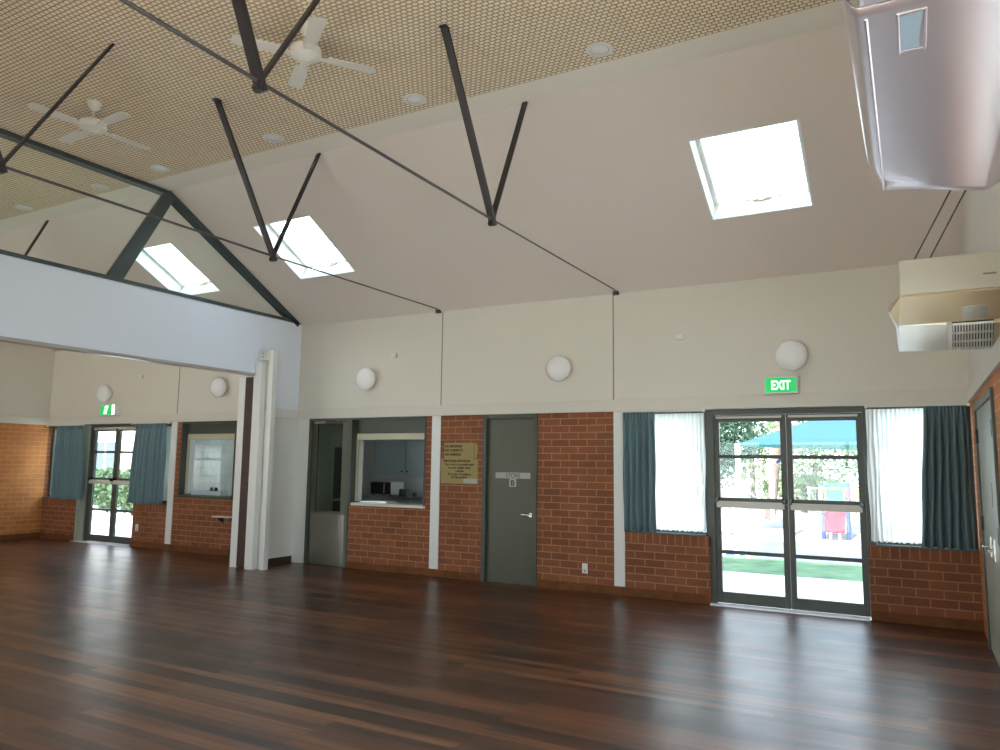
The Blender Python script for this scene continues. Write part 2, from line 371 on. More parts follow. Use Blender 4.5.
def skylight(i, x0, x1, fn, t0, t1, label):
    w = empty('window_%d' % i, fn((x0+x1)/2, (t0+t1)/2, .1), label, 'skylight', kind='structure')
    def slab(m, a, b, c, d, n0, n1): m.hexa([fn(a,c,n0),fn(b,c,n0),fn(b,d,n0),fn(a,d,n0),fn(a,c,n1),fn(b,c,n1),fn(b,d,n1),fn(a,d,n1)])
    m = MB()   # white lining of the well
    for a, b, c, d in ((x0-.002, x0+.012, t0, t1), (x1-.012, x1+.002, t0, t1), (x0, x1, t0-.002, t0+.012), (x0, x1, t1-.012, t1+.002)): slab(m, a, b, c, d, -.004, WT)
    obj('lining', m, 'white', w)
    m = MB(); f = .055
    for a, b, c, d in ((x0+.012, x0+f, t0+.012, t1-.012), (x1-f, x1-.012, t0+.012, t1-.012), (x0+f, x1-f, t0+.012, t0+f), (x0+f, x1-f, t1-f, t1-.012)): slab(m, a, b, c, d, .20, .24)
    obj('window_frame', m, 'white', w)
    m = MB(); slab(m, x0+f, x1-f, t0+f, t1-f, .218, .224); obj('pane', m, 'glass', w)
    m = MB(); xc = (x0+x1)/2; slab(m, xc-.09, xc+.09, t1-f-.012, t1-f+.012, .175, .20); slab(m, xc-.03, xc+.03, t1-f-.02, t1-f+.02, .165, .18); obj('latch', m, 'stainless', w)
skylight(1, *sky_x[0], S, T0, T1, 'bright skylight in the sloping ceiling nearest the exit doors')
skylight(2, *sky_x[1], S, T0, T1, 'bright skylight crossed by the dark struts left of centre')
skylight(3, *sky_x[2], S, T0, T1, 'skylight seen through the glazed gable of the partition')
for i, (a, b) in enumerate(NS):
    skylight(20+i, a, b, SN, .7, 1.9, 'skylight in the near ceiling slope, number %d along' % (i+1))

# ------------------------------------------------------------------ side walls
wr = empty('wall_right', (XR, 4, 0), 'right hand wall, brick coloured in its lit tan tone below and cream plaster above', 'wall', kind='structure')
mb = MB()
holes(mb, YN-.2, D, 0, ZR, [(6.1, 7.75, -.1, 2.06), (.3, 2.6, .2, 2.1), (2.8, 5.1, .2, 2.1)], lambda m, a, b, c, d: m.box(XR, XR+TH, a, b, c, d))
obj('brickwork', mb, 'brick_y_lit', wr)
prof = [(YN-.2, ZR), (D+.1, ZR), (D+.1, ZW), (Y1, Z1+.02), (Y2, Z1+.02), (YN-.2, ZW)]
obj('upper_wall', MB().prism([(XR, y, z) for y, z in prof], (TH, 0, 0)), 'plaster', wr)
struct('trim_9', MB().box(XR-.028, XR, YN, D-.028, ZR, 2.27), 'rail', 'cream rail along the right hand wall', 'rail', bevel=.004)
wl = empty('wall_left', (XW, 4, 0), 'far left wall of brick coloured in its lit tan tone with cream plaster above', 'wall', kind='structure')
obj('brickwork', MB().box(XW-TH, XW, YN-.2, D, 0, ZR), 'brick_y_lit', wl)
obj('upper_wall', MB().prism([(XW-TH, y, z) for y, z in prof], (TH, 0, 0)), 'plaster', wl)
struct('trim_10', MB().box(XW, XW+.05, YN, D-.028, ZR, 2.27), 'rail', 'cream rail along the far left wall', 'rail', bevel=.004)
struct('baseboard_left', MB().box(XW, XW+.016, YN, D-.02, 0, .095), 'skirt', 'brown skirting at the foot of the far left wall', 'skirting')
wn = empty('wall_near', (-7, YN, 0), 'near wall behind the viewer with windows added for daylight', 'wall', kind='structure')
nh = [(-5.4, -3.0, .1, 2.1), (-2.4, -.1, .1, 2.1), (-14.4, -12.0, .1, 2.1), (-11.7, -8.6, .1, 2.1)]  # unseen windows, added so daylight reaches the hall
rh = [(.3, 2.6, .2, 2.1), (2.8, 5.1, .2, 2.1)]  # unseen right wall windows, added for daylight from that side
mb = MB(); holes(mb, XW-.2, XR+.2, 0, ZR, nh, lambda m, a, b, c, d: m.box(a, b, YN-TH, YN, c, d)); obj('brickwork', mb, 'brick_x', wn)
obj('upper_wall', MB().box(XW-.2, XR+.2, YN-TH, YN, ZR, ZW+.1), 'plaster', wn)
for i, (a, b, c, d) in enumerate(nh):
    w = empty('window_%d' % (30+i), ((a+b)/2, YN-.12, c), None, None, kind='structure')
    m = MB(); f = .05
    m.box(a, a+f, YN-.15, YN-.09, c, d).box(b-f, b, YN-.15, YN-.09, c, d).box(a+f, b-f, YN-.15, YN-.09, c, c+f).box(a+f, b-f, YN-.15, YN-.09, d-f, d).box((a+b)/2-.03, (a+b)/2+.03, YN-.15, YN-.09, c+f, d-f)
    obj('window_frame', m, 'frame', w); obj('pane', MB().box(a+f, b-f, YN-.124, YN-.118, c+f, d-f), 'glass', w)

for i, (a, b, c, d) in enumerate(rh):
    w = empty('window_%d' % (50+i), (XR+.12, (a+b)/2, c), None, None, kind='structure')
    m = MB(); f = .05; p, q = XR+.09, XR+.15
    m.box(p, q, a, a+f, c, d).box(p, q, b-f, b, c, d).box(p, q, a+f, b-f, c, c+f).box(p, q, a+f, b-f, d-f, d).box(p, q, (a+b)/2-.03, (a+b)/2+.03, c+f, d-f)
    obj('window_frame', m, 'frame', w); obj('pane', MB().box(XR+.118, XR+.124, a+f, b-f, c+f, d-f), 'glass', w)

# ------------------------------------------------------------------ partition with folding-door opening and glazed gable
XB = XP-.13
wp = empty('wall_partition', (XP, 7.9, 0), 'partition across the hall with a white bulkhead, daylight blue in its colour, over the wide opening', 'wall', kind='structure')
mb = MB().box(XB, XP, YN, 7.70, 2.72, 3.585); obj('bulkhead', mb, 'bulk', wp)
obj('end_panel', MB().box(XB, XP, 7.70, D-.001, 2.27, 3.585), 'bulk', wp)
obj('end_panel', MB().box(XB, XP, 7.74, D-.001, .10, 2.14), 'white', wp)
obj('end_panel', MB().box(XB, XP, YN, .8, 0, 2.72), 'white', wp)
obj('skirting', MB().box(XB, XP-.004, 7.74, D-.001, 0, .10), 'darkwood', wp)
obj('rail', MB().box(XP-.01, XP+.028, 7.80, D-.028, 2.13, 2.27), 'white', wp, bevel=.004)
struct('trim_11', MB().box(XP-.02, XP+.012, .8, 7.66, 2.695, 2.735).box(XB, XP-.02, .8, 7.66, 2.70, 2.722), 'stainless', 'metal folding door track under the bulkhead', 'door track')
# glazed gable
wg = empty('window_4', (XP, 5.4, 3.6), 'dark green framed glazed gable above the white bulkhead', 'gable window', kind='structure')
a0, a1 = XP-.10, XP+.02
m = MB(); m.box(a0, a1, YN, D-.02, 3.585, 3.63); obj('bottom_rail', m, 'green', wg)
m = MB(); m.box(a0, a1, Y2, Y1, Z1-.065, Z1-.016); obj('top_rail', m, 'green', wg)
def gbar(ya, za, yb, zb, w0, w1):   # bar hugging the line, w0 outside w1 inside
    d = Vector((0, yb-ya, zb-za)).normalized(); n = Vector((0, -d.z, d.y))
    A, B = Vector((0, ya, za)), Vector((0, yb, zb)); p = []
    for q in (A, B):
        for x, k in ((a0, w1), (a1, w1), (a1, w0), (a0, w0)): v = q+n*k; p.append((x, v.y, v.z))
    return MB().hexa(p)
obj('sloping_rail', gbar(Y1, Z1, D-.06, ZW+.04, -.004, -.075), 'green', wg)
obj('sloping_rail', gbar(YN+.02, ZW+.01, Y2, Z1, -.004, -.10), 'green', wg)
obj('slanted_post', MB().prism([(XP-.05, 5.285, 3.625), (XP-.05, 5.475, 3.625), (XP-.05, 6.12, 4.86), (XP-.05, 5.965, 4.86)], (.075, 0, 0)), 'green', wg)
obj('slanted_post', MB().prism([(a0-.02, 8.2-5.255, 3.625), (a0-.02, 8.2-5.47, 3.625), (a0-.02, 8.2-6.12, 4.86), (a0-.02, 8.2-5.94, 4.86)], (a1-a0+.05, 0, 0)), 'green', wg)
obj('pane', MB().prism([(XP-.045, YN+.05, 3.62), (XP-.045, D-.05, 3.62), (XP-.045, Y1, Z1-.05), (XP-.045, Y2, Z1-.05)], (.006, 0, 0)), 'glass', wg)

# jamb of the folding door: dark stacked leaf edge, white far trim, paired posts
dl = empty('door_7', (-8.35, 7.72, 0), 'dark brown edge of the folded door stack with a pale far trim, left of the white posts', 'folding door', kind='structure')
obj('door_edge', MB().box(-8.43, -8.215, 7.66, 7.735, .01, 2.69), 'darkwood', dl)
obj('edge_trim', MB().box(-8.56, -8.43, 7.655, 7.74, 0, 2.69), 'white', dl, bevel=.003)
pp = empty('partition_post', (-8.05, 7.68, 0), 'pair of white floor to bulkhead posts with a bolted top bracket', 'post')
obj('post', MB().box(-8.212, -8.06, 7.60, 7.70, 0, 2.90), 'white', pp, bevel=.006)
obj('post', MB().box(-7.99, -7.905, 7.66, 7.745, 0, 3.06), 'white', pp, bevel=.006)
obj('backing_strip', MB().box(-8.06, -7.99, 7.685, 7.72, 2.2, 2.88), 'rail', pp)
obj('backing_strip', MB().box(-8.19, -7.99, 7.705, 7.745, .0, 2.9), 'white', pp)
b_ = obj('bracket', MB().box(-8.12, -7.975, 7.60, 7.72, 2.915, 3.06), 'plastic', pp, bevel=.004)
for z in (2.96, 3.01): obj('bolt', MB().tube((-8.045, 7.603, z), (-8.045, 7.592, z), .008), 'steel', b_)

# ------------------------------------------------------------------ doors
DY = D+.125     # plane of the glazed exit doors
def exit_door(i, X, zs, label, mirror=False, left=None):
    """X: frame left, leaf glass edges ..., frame right"""
    d = empty('door_%d' % i, ((X[0]+X[7])/2, DY, 0), label, 'door', kind='structure')
    y0, y1 = DY-.03, DY+.05
    top = 2.125
    m = MB().box(X[0], X[1], y0-.03, y1, 0, top).box(X[6], X[7], y0-.03, y1, 0, top).box(X[1], X[6], y0-.03, y1, 2.07, top)
    obj('door_frame', m, 'frame', d, bevel=.004)
    for side, (g0, g1, s0, s1) in enumerate(((X[2], X[3], X[1]+.004, X[8]-.003), (X[4], X[5], X[8]+.003, X[6]-.004))):
        lf = obj('door_leaf', MB().box(s0, g0, y0, y1-.03, .012, 2.065).box(g1, s1, y0, y1-.03, .012, 2.065)
                 .box(g0, g1, y0, y1-.03, .012, zs[0]).box(g0, g1, y0, y1-.03, zs[1]-.02, zs[1]+.02)
                 .box(g0, g1, y0, y1-.03, zs[2]-.035, zs[2]+.035).box(g0, g1, y0, y1-.03, zs[3]-.02, zs[3]+.02)
                 .box(g0, g1, y0, y1-.03, zs[4], 2.065), 'frame', d, bevel=.003)
        obj('pane', MB().box(g0-.005, g1+.005, DY-.008, DY-.002, zs[0]-.01, zs[4]+.01), 'doorglass', lf)
        pb = obj('push_bar', MB().box(g0-.03, g1+.03, y0-.055, y0-.012, zs[2]-.075, zs[2]-.005), 'rail', lf, bevel=.006)
        for q in (g0-.028, g1+.028): obj('bracket', MB().box(q-.016, q+.016, y0-.065, y0, zs[2]-.02, zs[2]+.035), 'black', pb)
        obj('top_strip', MB().box(g0-.03, g1+.02, y0-.03, y0, 2.028, 2.052), 'rail', lf, bevel=.003)
    return d
exit_door(1, (-2.055, -1.972, -1.918, -1.268, -1.148, -.52, -.455, -.375, -1.206), (.13, .56, 1.12, 1.605, 1.99),
          'glazed double exit doors with cream push bars opening to the playground')
M['reveal'] = mat('lit_green_reveal', (.34, .37, .30), .5)  # joinery colour lightened to paint in the light on this reveal
struct('trim_12', MB().box(-13.66, -13.40, DY-.075, DY-.062, .005, 2.12).box(-13.559, -13.545, D-.012, DY-.075, .005, .74), 'reveal', 'grey green facing left of the far exit doors, lightened as if lit', 'trim')
exit_door(2, (-13.66, -13.36, -13.29, -12.71, -12.59, -12.02, -11.95, -11.88, -12.65), (.13, .58, 1.12, 1.62, 2.0),
          'glazed double exit doors in the far left bay, partly behind a teal curtain')

# store door B
d3 = empty('door_3', (-4.535, D, 0), 'olive grey store door lettered B between brick panels', 'door', kind='structure')
obj('door_frame', MB().box(-4.93, -4.875, D-.02, D+.10, 0, ZR).box(-4.19, -4.14, D-.02, D+.10, 0, ZR).box(-4.875, -4.19, D-.02, D+.10, 2.075, ZR), 'frame', d3, bevel=.004)
lf = obj('door_leaf', MB().box(-4.872, -4.193, D+.035, D+.075, .001, 2.0745), 'door', d3, bevel=.003)
ys = D+.035
h = obj('handle', MB().tube((-4.245, ys, .86), (-4.245, ys-.008, .86), .026, n=20).tube((-4.245, ys, .86), (-4.245, ys-.05, .86), .010).tube((-4.238, ys-.048, .86), (-4.36, ys-.048, .865), .009), 'chrome', lf)
sg = obj('name_plate', MB().box(-4.755, -4.255, ys-.003, ys, 1.310, 1.385), 'posterw', lf)
text_mesh('STORE', .075, 'inkb', (-4.50, ys-.0035, 1.322), sg, align='CENTER', squeeze=.95)
sg = obj('letter_plate', MB().box(-4.555, -4.455, ys-.003, ys, 1.205, 1.306), 'posterw', lf)
text_mesh('B', .10, 'inkb', (-4.505, ys-.0035, 1.220), sg, align='CENTER', bold=.002)

# glazed kitchen door
d4 = empty('door_4', (-7.54, D, 0), 'grey green half glazed kitchen door beside the hatch', 'door', kind='structure')
obj('door_frame', MB().box(-7.94, -7.885, D-.02, D+.08, 0, ZR).box(-7.195, -7.14, D-.02, D+.08, 0, ZR).box(-7.885, -7.195, D-.02, D+.08, 2.085, ZR), 'frame', d4, bevel=.004)
lf = obj('door_leaf', MB().box(-7.882, -7.80, D+.01, D+.05, .001, 2.082).box(-7.31, -7.198, D+.01, D+.05, .001, 2.082).box(-7.80, -7.31, D+.01, D+.05, .001, .78).box(-7.80, -7.31, D+.01, D+.05, 2.05, 2.082), 'door', d4, bevel=.003)
obj('pane', MB().box(-7.805, -7.305, D+.027, D+.033, .775, 2.055), 'tint', lf)
obj('door_closer', MB().box(-7.83, -7.62, D-.03, D+.008, 2.055, 2.085), 'stainless', lf, bevel=.004)
obj('kick_plate', MB().box(-7.86, -7.22, D+.007, D+.0098, .03, .74), mat('brushed_plate', (.30, .28, .23), .22, metal=.6), lf)

# right wall double door
d5 = empty('door_5', (XR, 6.9, 0), 'pale olive double door in the right hand wall beside the corner', 'door', kind='structure')
obj('door_frame', MB().box(XR-.02, XR+.1, 6.1, 6.16, 0, 2.06).box(XR-.02, XR+.1, 7.69, 7.75, 0, 2.06).box(XR-.02, XR+.1, 6.16, 7.69, 2.0, 2.06), 'frame', d5, bevel=.004)
for k, (a, b) in enumerate(((6.163, 6.922), (6.928, 7.687))):
    lf = obj('door_leaf', MB().box(XR-.005, XR+.04, a, b, .012, 1.997), mat('pale_olive_%d' % k, (.27, .26, .18), .35), d5, bevel=.003)
    y = 7.04 if k else 6.70
    obj('handle', MB().box(XR-.013, XR-.005, y-.02, y+.02, .82, .98).tube((XR-.01, y, .9), (XR-.06, y, .9), .01).tube((XR-.058, y, .9), (XR-.058, y+(.11 if k else -.11), .9), .009), 'chrome', lf)
    if k == 0: obj('notice_plate', MB().box(XR-.009, XR-.0055, 6.62, 6.74, 1.22, 1.40), 'posterw', lf)
    yh = 7.66 if k else 6.18
    obj('hinge', MB().box(XR-.022, XR-.002, yh-.03, yh+.03, 1.72, 1.84), 'black', lf)
    obj('hinge', MB().box(XR-.022, XR-.002, yh-.03, yh+.03, .98, 1.10), 'black', lf)

# ------------------------------------------------------------------ windows beside the exit doors
def side_window(i, x0, x1, z0, label):
    w = empty('window_%d' % i, ((x0+x1)/2, DY, z0), label, 'window', kind='structure')
    y0, y1, f = DY-.03, DY+.04, .05
    obj('window_frame', MB().box(x0, x0+f, y0, y1, z0, 2.12).box(x1-f, x1, y0, y1, z0, 2.12).box(x0+f, x1-f, y0, y1, z0, z0+f).box(x0+f, x1-f, y0, y1, 2.07, 2.12), 'frame', w)
    obj('pane', MB().box(x0+f, x1-f, DY-.003, DY+.003, z0+f, 2.07), 'glass', w)
    obj('window_sill', MB().box(x0, x1-.0, D-.02, y0, z0-.002, z0+.018), 'green', w, bevel=.003)
side_window(5, -3.0, -2.06, .724, 'window with sheer curtain left of the playground doors')
side_window(6, -.37, XR, .724, 'window with sheer curtain right of the playground doors')
side_window(7, XW, -13.665, .744, 'window behind a teal curtain left of the far exit doors')
side_window(8, -11.895, -11.04, .744, 'window behind a teal curtain right of the far exit doors')

# ------------------------------------------------------------------ serving hatches
def hatch(i, x0, x1, z0, zt, label):
    w = empty('window_%d' % i, ((x0+x1)/2, D, z0), label, 'hatch', kind='structure')
    obj('hatch_frame', MB().box(x0, x0+.02, D-.015, D+TH, z0, ZR).box(x1-.02, x1, D-.015, D+TH, z0, ZR).box(x0+.02, x1-.02, D-.015, D+TH, ZR-.03, ZR), 'frame', w)
    obj('header_panel', MB().box(x0+.02, x1-.02, D+.12, D+TH, zt+.09, ZR-.03), 'frame', w)
    obj('shutter_box', MB().box(x0+.02, x1-.02, D+.10, D+TH+.05, zt, zt+.09), 'shutter', w, bevel=.005)
    obj('side_track', MB().box(x0+.02, x0+.05, D+.10, D+.13, z0+.03, zt), 'shutter', w)
    obj('reveal_lining', MB().box(x0+.018, x0+.03, D+.131, D+TH+.02, z0+.03, zt), 'white', w)
    obj('side_track', MB().box(x1-.05, x1-.02, D+.10, D+.13, z0+.03, zt), 'shutter', w)
    obj('counter_ledge', MB().box(x0+(.07 if i == 9 else -.02), x1+.015, D-.05, D+TH+.15, z0-.022, z0+.015), 'rail' if i == 9 else 'frame', w, bevel=.004)
hatch(9, -7.139, -5.83, .905, 1.815, 'kitchen serving hatch with cream roller shutter box and pale ledge')
hatch(10, -10.79, -9.5, .90, 1.84, 'far serving hatch showing white tiles beyond the opening')

# ------------------------------------------------------------------ kitchen and scullery behind the back wall
YK = 10.9
kw = empty('wall_kitchen', (-7, YK, 0), 'pale walls of the kitchen seen through the hatch', 'wall', kind='structure')
mb = MB(); holes(mb, -12.1, -5.0, 0, 2.6, [(-7.1, -5.5, .9, 2.2), (-11.2, -9.3, .9, 2.2)], lambda m, a, b, c, d: m.box(a, b, YK, YK+.15, c, d)); obj('rear_wall', mb, 'wallk', kw)
obj('side_wall', MB().box(-8.68, -8.6, D+TH, YK, 0, 2.55), 'wallk', kw)
obj('side_wall', MB().box(-5.2, -5.05, D+TH, YK, 0, 2.55), 'wallk', kw)
obj('tiled_wall', MB().box(-12.05, -11.9, D+TH, YK, 0, 2.55), 'tile', kw)
struct('ceiling_kitchen', MB().box(-12.05, -5.05, D+TH, YK+.15, 2.5, 2.62), 'wallk', 'pale kitchen ceiling above the hatch opening', 'ceiling')
for i, (a, b) in enumerate(((-7.1, -5.5), (-11.2, -9.3))):
    w = empty('window_%d' % (40+i), ((a+b)/2, YK, .9), None, None, kind='structure')
    m = MB()
    for k in range(4):
        x = a+(b-a-.05)*k/3; m.box(x, x+.05, YK+.04, YK+.09, .9, 2.2)
    for z in (.9, 1.5, 2.15):
        m.box(a, b, YK+.045, YK+.085, z, z+.05)
    obj('window_frame', m, 'white', w); obj('pane', MB().box(a, b, YK+.062, YK+.068, .9, 2.2), 'glass', w)
# framed opening on the kitchen side wall, seen through the glazed door
w = empty('door_6', (-8.6, 9.92, 0), 'white framed glass panel seen through the half glazed kitchen door', 'door', kind='structure')
obj('door_frame', MB().box(-8.6, -8.57, 9.70, 9.78, .0, 1.98).box(-8.6, -8.57, 10.06, 10.14, 0, 1.98).box(-8.6, -8.57, 9.78, 10.06, 1.74, 1.98).box(-8.6, -8.57, 9.78, 10.06, .84, .88), 'whitep', w)
obj('pane', MB().box(-8.6, -8.585, 9.78, 10.06, 0, 1.74), 'winout', w)
# cupboards
cb = empty('wall_cupboard', (-7.6, YK, 1.28), 'pale blue grey wall cupboard above the kitchen bench', 'cupboard')
obj('body', MB().box(-8.26, -5.84, YK-.33, YK-.001, 1.275, 2.15), 'bluecab', cb)
for k in range(4):
    x = -8.255+k*.60
    dd = obj('cupboard_door', MB().box(x, x+.592, YK-.352, YK-.332, 1.28, 2.145), 'bluecab', cb, bevel=.002)
    hx = x+(.54 if k % 2 == 0 else .05)
    obj('knob', MB().lathe([(.006, 0), (.006, .015), (.014, .018), (.014, .028), (.004, .032)], (hx, YK-.352, 1.345), 'y', 12), 'steel', dd, smooth=True)
bn = empty('kitchen_bench', (-7.0, YK-.3, 0), 'stainless topped kitchen bench carrying the microwave', 'bench')
obj('cabinet', MB().box(-8.57, -5.25, YK-.58, YK-.02, .0, .885), 'bluecab', bn)
obj('benchtop', MB().box(-8.58, -5.22, YK-.62, YK-.001, .885, .925), 'stainless', bn, bevel=.004)
mw = empty('microwave', (-8.0, YK-.35, .925), 'black fronted microwave with white side on the kitchen bench', 'microwave')
obj('casing', MB().box(-8.22, -7.79, YK-.56, YK-.2, .955, 1.165), 'plastic', mw, bevel=.006)
dd = obj('microwave_door', MB().box(-8.215, -7.895, YK-.575, YK-.561, .96, 1.16), 'black', mw, bevel=.004)
obj('door_handle', MB().tube((-7.915, YK-.59, .98), (-7.915, YK-.59, 1.14), .006), 'stainless', dd)
obj('control_panel', MB().box(-7.89, -7.795, YK-.575, YK-.561, .96, 1.16), 'steel', mw)
for x, y in ((-8.19, YK-.53), (-7.82, YK-.53), (-8.19, YK-.23), (-7.82, YK-.23)): obj('foot', MB().tube((x, y, .926), (x, y, .955), .012), 'black', mw)
for k, (x, r, h, mt) in enumerate(((-7.66, .035, .13, 'steel'), (-7.565, .04, .125, 'black'), (-7.36, .05, .08, 'frame'))):
    o = tag(obj('canister', MB().lathe([(r, 0), (r, h*.86), (r*.8, h*.92), (r*.35, h*.94), (r*.3, h)], (x, YK-.45, .926), 'z', 20), mt, smooth=True),
            ('dark canister just right of the microwave', 'black canister second right of the microwave', 'squat grey canister at the right end of the kitchen bench')[k], 'canister')
m = MB()
for z0, e in ((.959, 0), ):
    m.box(-7.02, -6.55, D+.09, D+.33, .9205, .93).box(-7.02, -6.55, D+.09, D+.105, .93, .942).box(-7.02, -6.55, D+.315, D+.33, .93, .942).box(-7.02, -7.005, D+.105, D+.315, .93, .942).box(-6.565, -6.55, D+.105, D+.315, .93, .942)
tag(obj('serving_tray', m, 'stainless'), 'flat metal tray on the ledge of the kitchen hatch', 'tray')
tag(obj('paper_sheet', MB().box(-6.42, -6.15, D+.06, D+.24, .9205, .9235), 'posterw'), 'pale sheet lying on the kitchen hatch ledge', 'paper')
m = MB()
m.box(-10.74, -10.02, D+.20, D+.36, .9155, .927)
for a in (0, 1): m.box(-10.74, -10.02, D+.20+a*.145, D+.215+a*.145, .927, .99)
for a in (0, 1): m.box(-10.74+a*.705, -10.725+a*.705, D+.215, D+.345, .927, .99)
tag(obj('dish_tray', m, 'bluecab'), 'pale blue grey tray on the ledge of the far hatch', 'tray')
for k, (x, mt) in enumerate(((-10.5, 'opal'), (-10.33, 'frame'), (-10.22, 'black'))):
    tag(obj('jar', MB().lathe([(.03, 0), (.032, .01), (.032, .08), (.022, .095), (.024, .1), (.024, .115)], (x, D+.28, .928), 'z', 16), mt, smooth=True),
        ('pale jar in the far hatch tray', 'grey green jar in the far hatch tray', 'black jar in the far hatch tray')[k], 'jar')
sh = empty('wall_shelf', (-9.6, D, .6), 'small pale ledge on the brick below the far hatch', 'shelf')
obj('shelf_board', MB().box(-9.78, -9.35, D-.16, D-.001, .60, .622), 'rail', sh, bevel=.003)
for x in (-9.7, -9.42): obj('bracket', MB().prism([(x, D-.001, .60), (x, D-.14, .60), (x, D-.001, .50)], (.015, 0, 0)), 'steel', sh)

# ------------------------------------------------------------------ curtains
def curtain(name, x0, x1, z0, z1, y, folds, amp, mt, label, cat, pinch=.0, x0b=None, x1b=None, group=None, seed=1):
    rnd = random.Random(seed)
    x0b = x0 if x0b is None else x0b; x1b = x1 if x1b is None else x1b
    nx, nz = folds*10, 14
    ph = [rnd.uniform(-.5, .5) for _ in range(folds+2)]
    vs, fs = [], []
    for j in range(nz+1):
        v = j/nz; z = z1+(z0-z1)*v
        xa = x0+(x0b-x0)*v; xb = x1+(x1b-x1)*v
        for i in range(nx+1):
            u = i/nx; k = u*folds; f = int(k)
            A = amp*(.35+.65*min(1, v*4))*(1+.35*ph[min(f, folds)])
            yy = y-A*math.sin(2*PI*k+ph[f % (folds+1)]*v*1.2)-amp*.25*math.sin(2*PI*k*.37+seed)
            xx = xa+(xb-xa)*(u+.012*math.sin(9*v+k*2.1)*min(1, v*3))
            vs.append((xx, yy, z+.006*math.sin(k*5)*(1 if j == nz else 0)))
    for j in range(nz):
        for i in range(nx): a = j*(nx+1)+i; fs.append((a, a+1, a+nx+2, a+nx+1))
    o = obj(name, MB().poly(vs, fs), mt, smooth=True)
    for md in list(o.modifiers): o.modifiers.remove(md)
    if mt == 'blue':
        md = o.modifiers.new('s', 'SOLIDIFY'); md.thickness = .004
        # gathered heading tape
        hd = MB(); n = folds*2
        for i in range(n):
            xa = x0+(x1-x0)*(i+.15)/n; hd.box(xa, xa+(x1-x0)/n*.5, y-amp*.9, y-amp*.2, z1-.085, z1+.004)
        obj('pleat', hd, mt, o)
    tag(o, label, cat, group)
    return o
curtain('curtain', -2.985, -2.60, .745, 2.105, D-.080, 5, .036, 'blue', 'gathered teal curtain beside the white strip, left of the playground doors', 'curtain', x1b=-2.60, seed=3)
curtain('curtain', .10, .455, .745, 2.10, D-.080, 6, .034, 'blue', 'gathered teal curtain in the corner right of the playground doors', 'curtain', x0b=.02, seed=5)
curtain('curtain', -14.2, -13.46, .745, 2.10, D-.075, 7, .030, 'blue', 'wide teal curtain left of the far exit doors, next to the corner', 'curtain', x1b=-13.34, x0b=-14.26, seed=8)
curtain('curtain', -11.90, -11.08, .745, 2.105, D-.078, 8, .031, 'blue', 'wide teal curtain right of the far exit doors, beside a white strip', 'curtain', x0b=-11.98, seed=9)
curtain('sheer_curtain', -2.66, -2.05, .77, 2.09, D-.02, 14, .013, 'sheer', 'white sheer curtain left of the playground doors', 'curtain', seed=11)
curtain('sheer_curtain', -.42, .16, .77, 2.09, D-.02, 14, .013, 'sheer', 'white sheer curtain right of the playground doors', 'curtain', seed=12)
for i, (a, b, lb) in enumerate(((-2.99, -2.04, 'curtain track over the window left of the playground doors'), (-.42, .48, 'curtain track over the window right of the playground doors'),
                            (-14.6, -13.45, 'curtain track over the window left of the far exit doors'), (-12.05, -11.06, 'curtain track over the window right of the far exit doors'))):
    tr = empty('curtain_track', ((a+b)/2, D-.05, 2.11), lb, 'curtain track')
    obj('track', MB().box(a, b, D-.062, D-.046, 2.107, 2.1295), 'rail', tr)
    for q in (a+.007, b-.007): obj('track_end', MB().box(q-.013, q+.013, D-.07, D-.04, 2.10, 2.1297), 'plastic', tr)

# ------------------------------------------------------------------ wall lights, signs, small fittings
def wall_light(x, label):
    e = empty('wall_light', (x, D, 2.675), label, 'wall light', 'round wall lights above the rail')
    obj('backplate', MB().lathe([(.10, 0), (.105, .02), (.09, .035)], (x, D-.0005, 2.675), 'y', 32), 'plastic', e, smooth=True)
    R = .165; pr = [(R*math.sin(t)*1.0, .035+.115*(1-math.cos(t))/1.0) for t in [PI-.62-(PI-.62)*k/16 for k in range(17)]]
    pr = []
    for k in range(20):
        t = -.55*PI/1.1+(k/19)*(PI/2+.55*PI/1.1)
        pr.append((max(.001, R*math.cos(t)), .10+.095*math.sin(t)))
    obj('glass_shade', MB().lathe(pr, (x, D, 2.675), 'y', 40), 'opal', e, smooth=True)
wall_light(-12.86, 'round opal wall light above the far left exit sign')
wall_light(-9.86, 'round opal wall light above the far serving hatch')
wall_light(-6.83, 'round opal wall light above the kitchen hatch, right of the white posts')
wall_light(-3.81, 'round opal wall light above the brick right of the store door')
wall_light(-1.10, 'round opal wall light above the green EXIT sign')

e = empty('exit_sign', (-1.22, D-.05, 2.37), 'lit green EXIT sign above the playground doors', 'exit sign')
obj('housing', MB().box(-1.395, -1.050, D-.06, D-.0005, 2.275, 2.465), 'plastic', e, bevel=.005)
f = obj('sign_face', MB().box(-1.380, -1.065, D-.064, D-.0605, 2.293, 2.447), 'exit', e)
text_mesh('EXIT', .135, 'exitw', (-1.222, D-.0645, 2.322), f, align='CENTER', bold=.003, squeeze=.72)
e = empty('exit_sign', (-12.85, D-.05, 2.38), 'lit green running figure exit sign above the far left doors', 'exit sign')
obj('housing', MB().box(-13.05, -12.58, D-.09, D-.0005, 2.285, 2.485), 'plastic', e, bevel=.005)
f = obj('sign_face', MB().box(-13.03, -12.70, D-.094, D-.0905, 2.298, 2.472), 'exit', e)
y = D-.0945
m = MB(); m.prism([(-12.925, y, 2.310), (-12.85, y, 2.310), (-12.80, y, 2.460), (-12.895, y, 2.460)], (0, -.001, 0))
obj('doorway_symbol', m, 'exitw', f)
m = MB(); y -= .0012
m.lathe([(.012, 0), (.012, .001)], (-12.86, y, 2.435), 'y', 16)
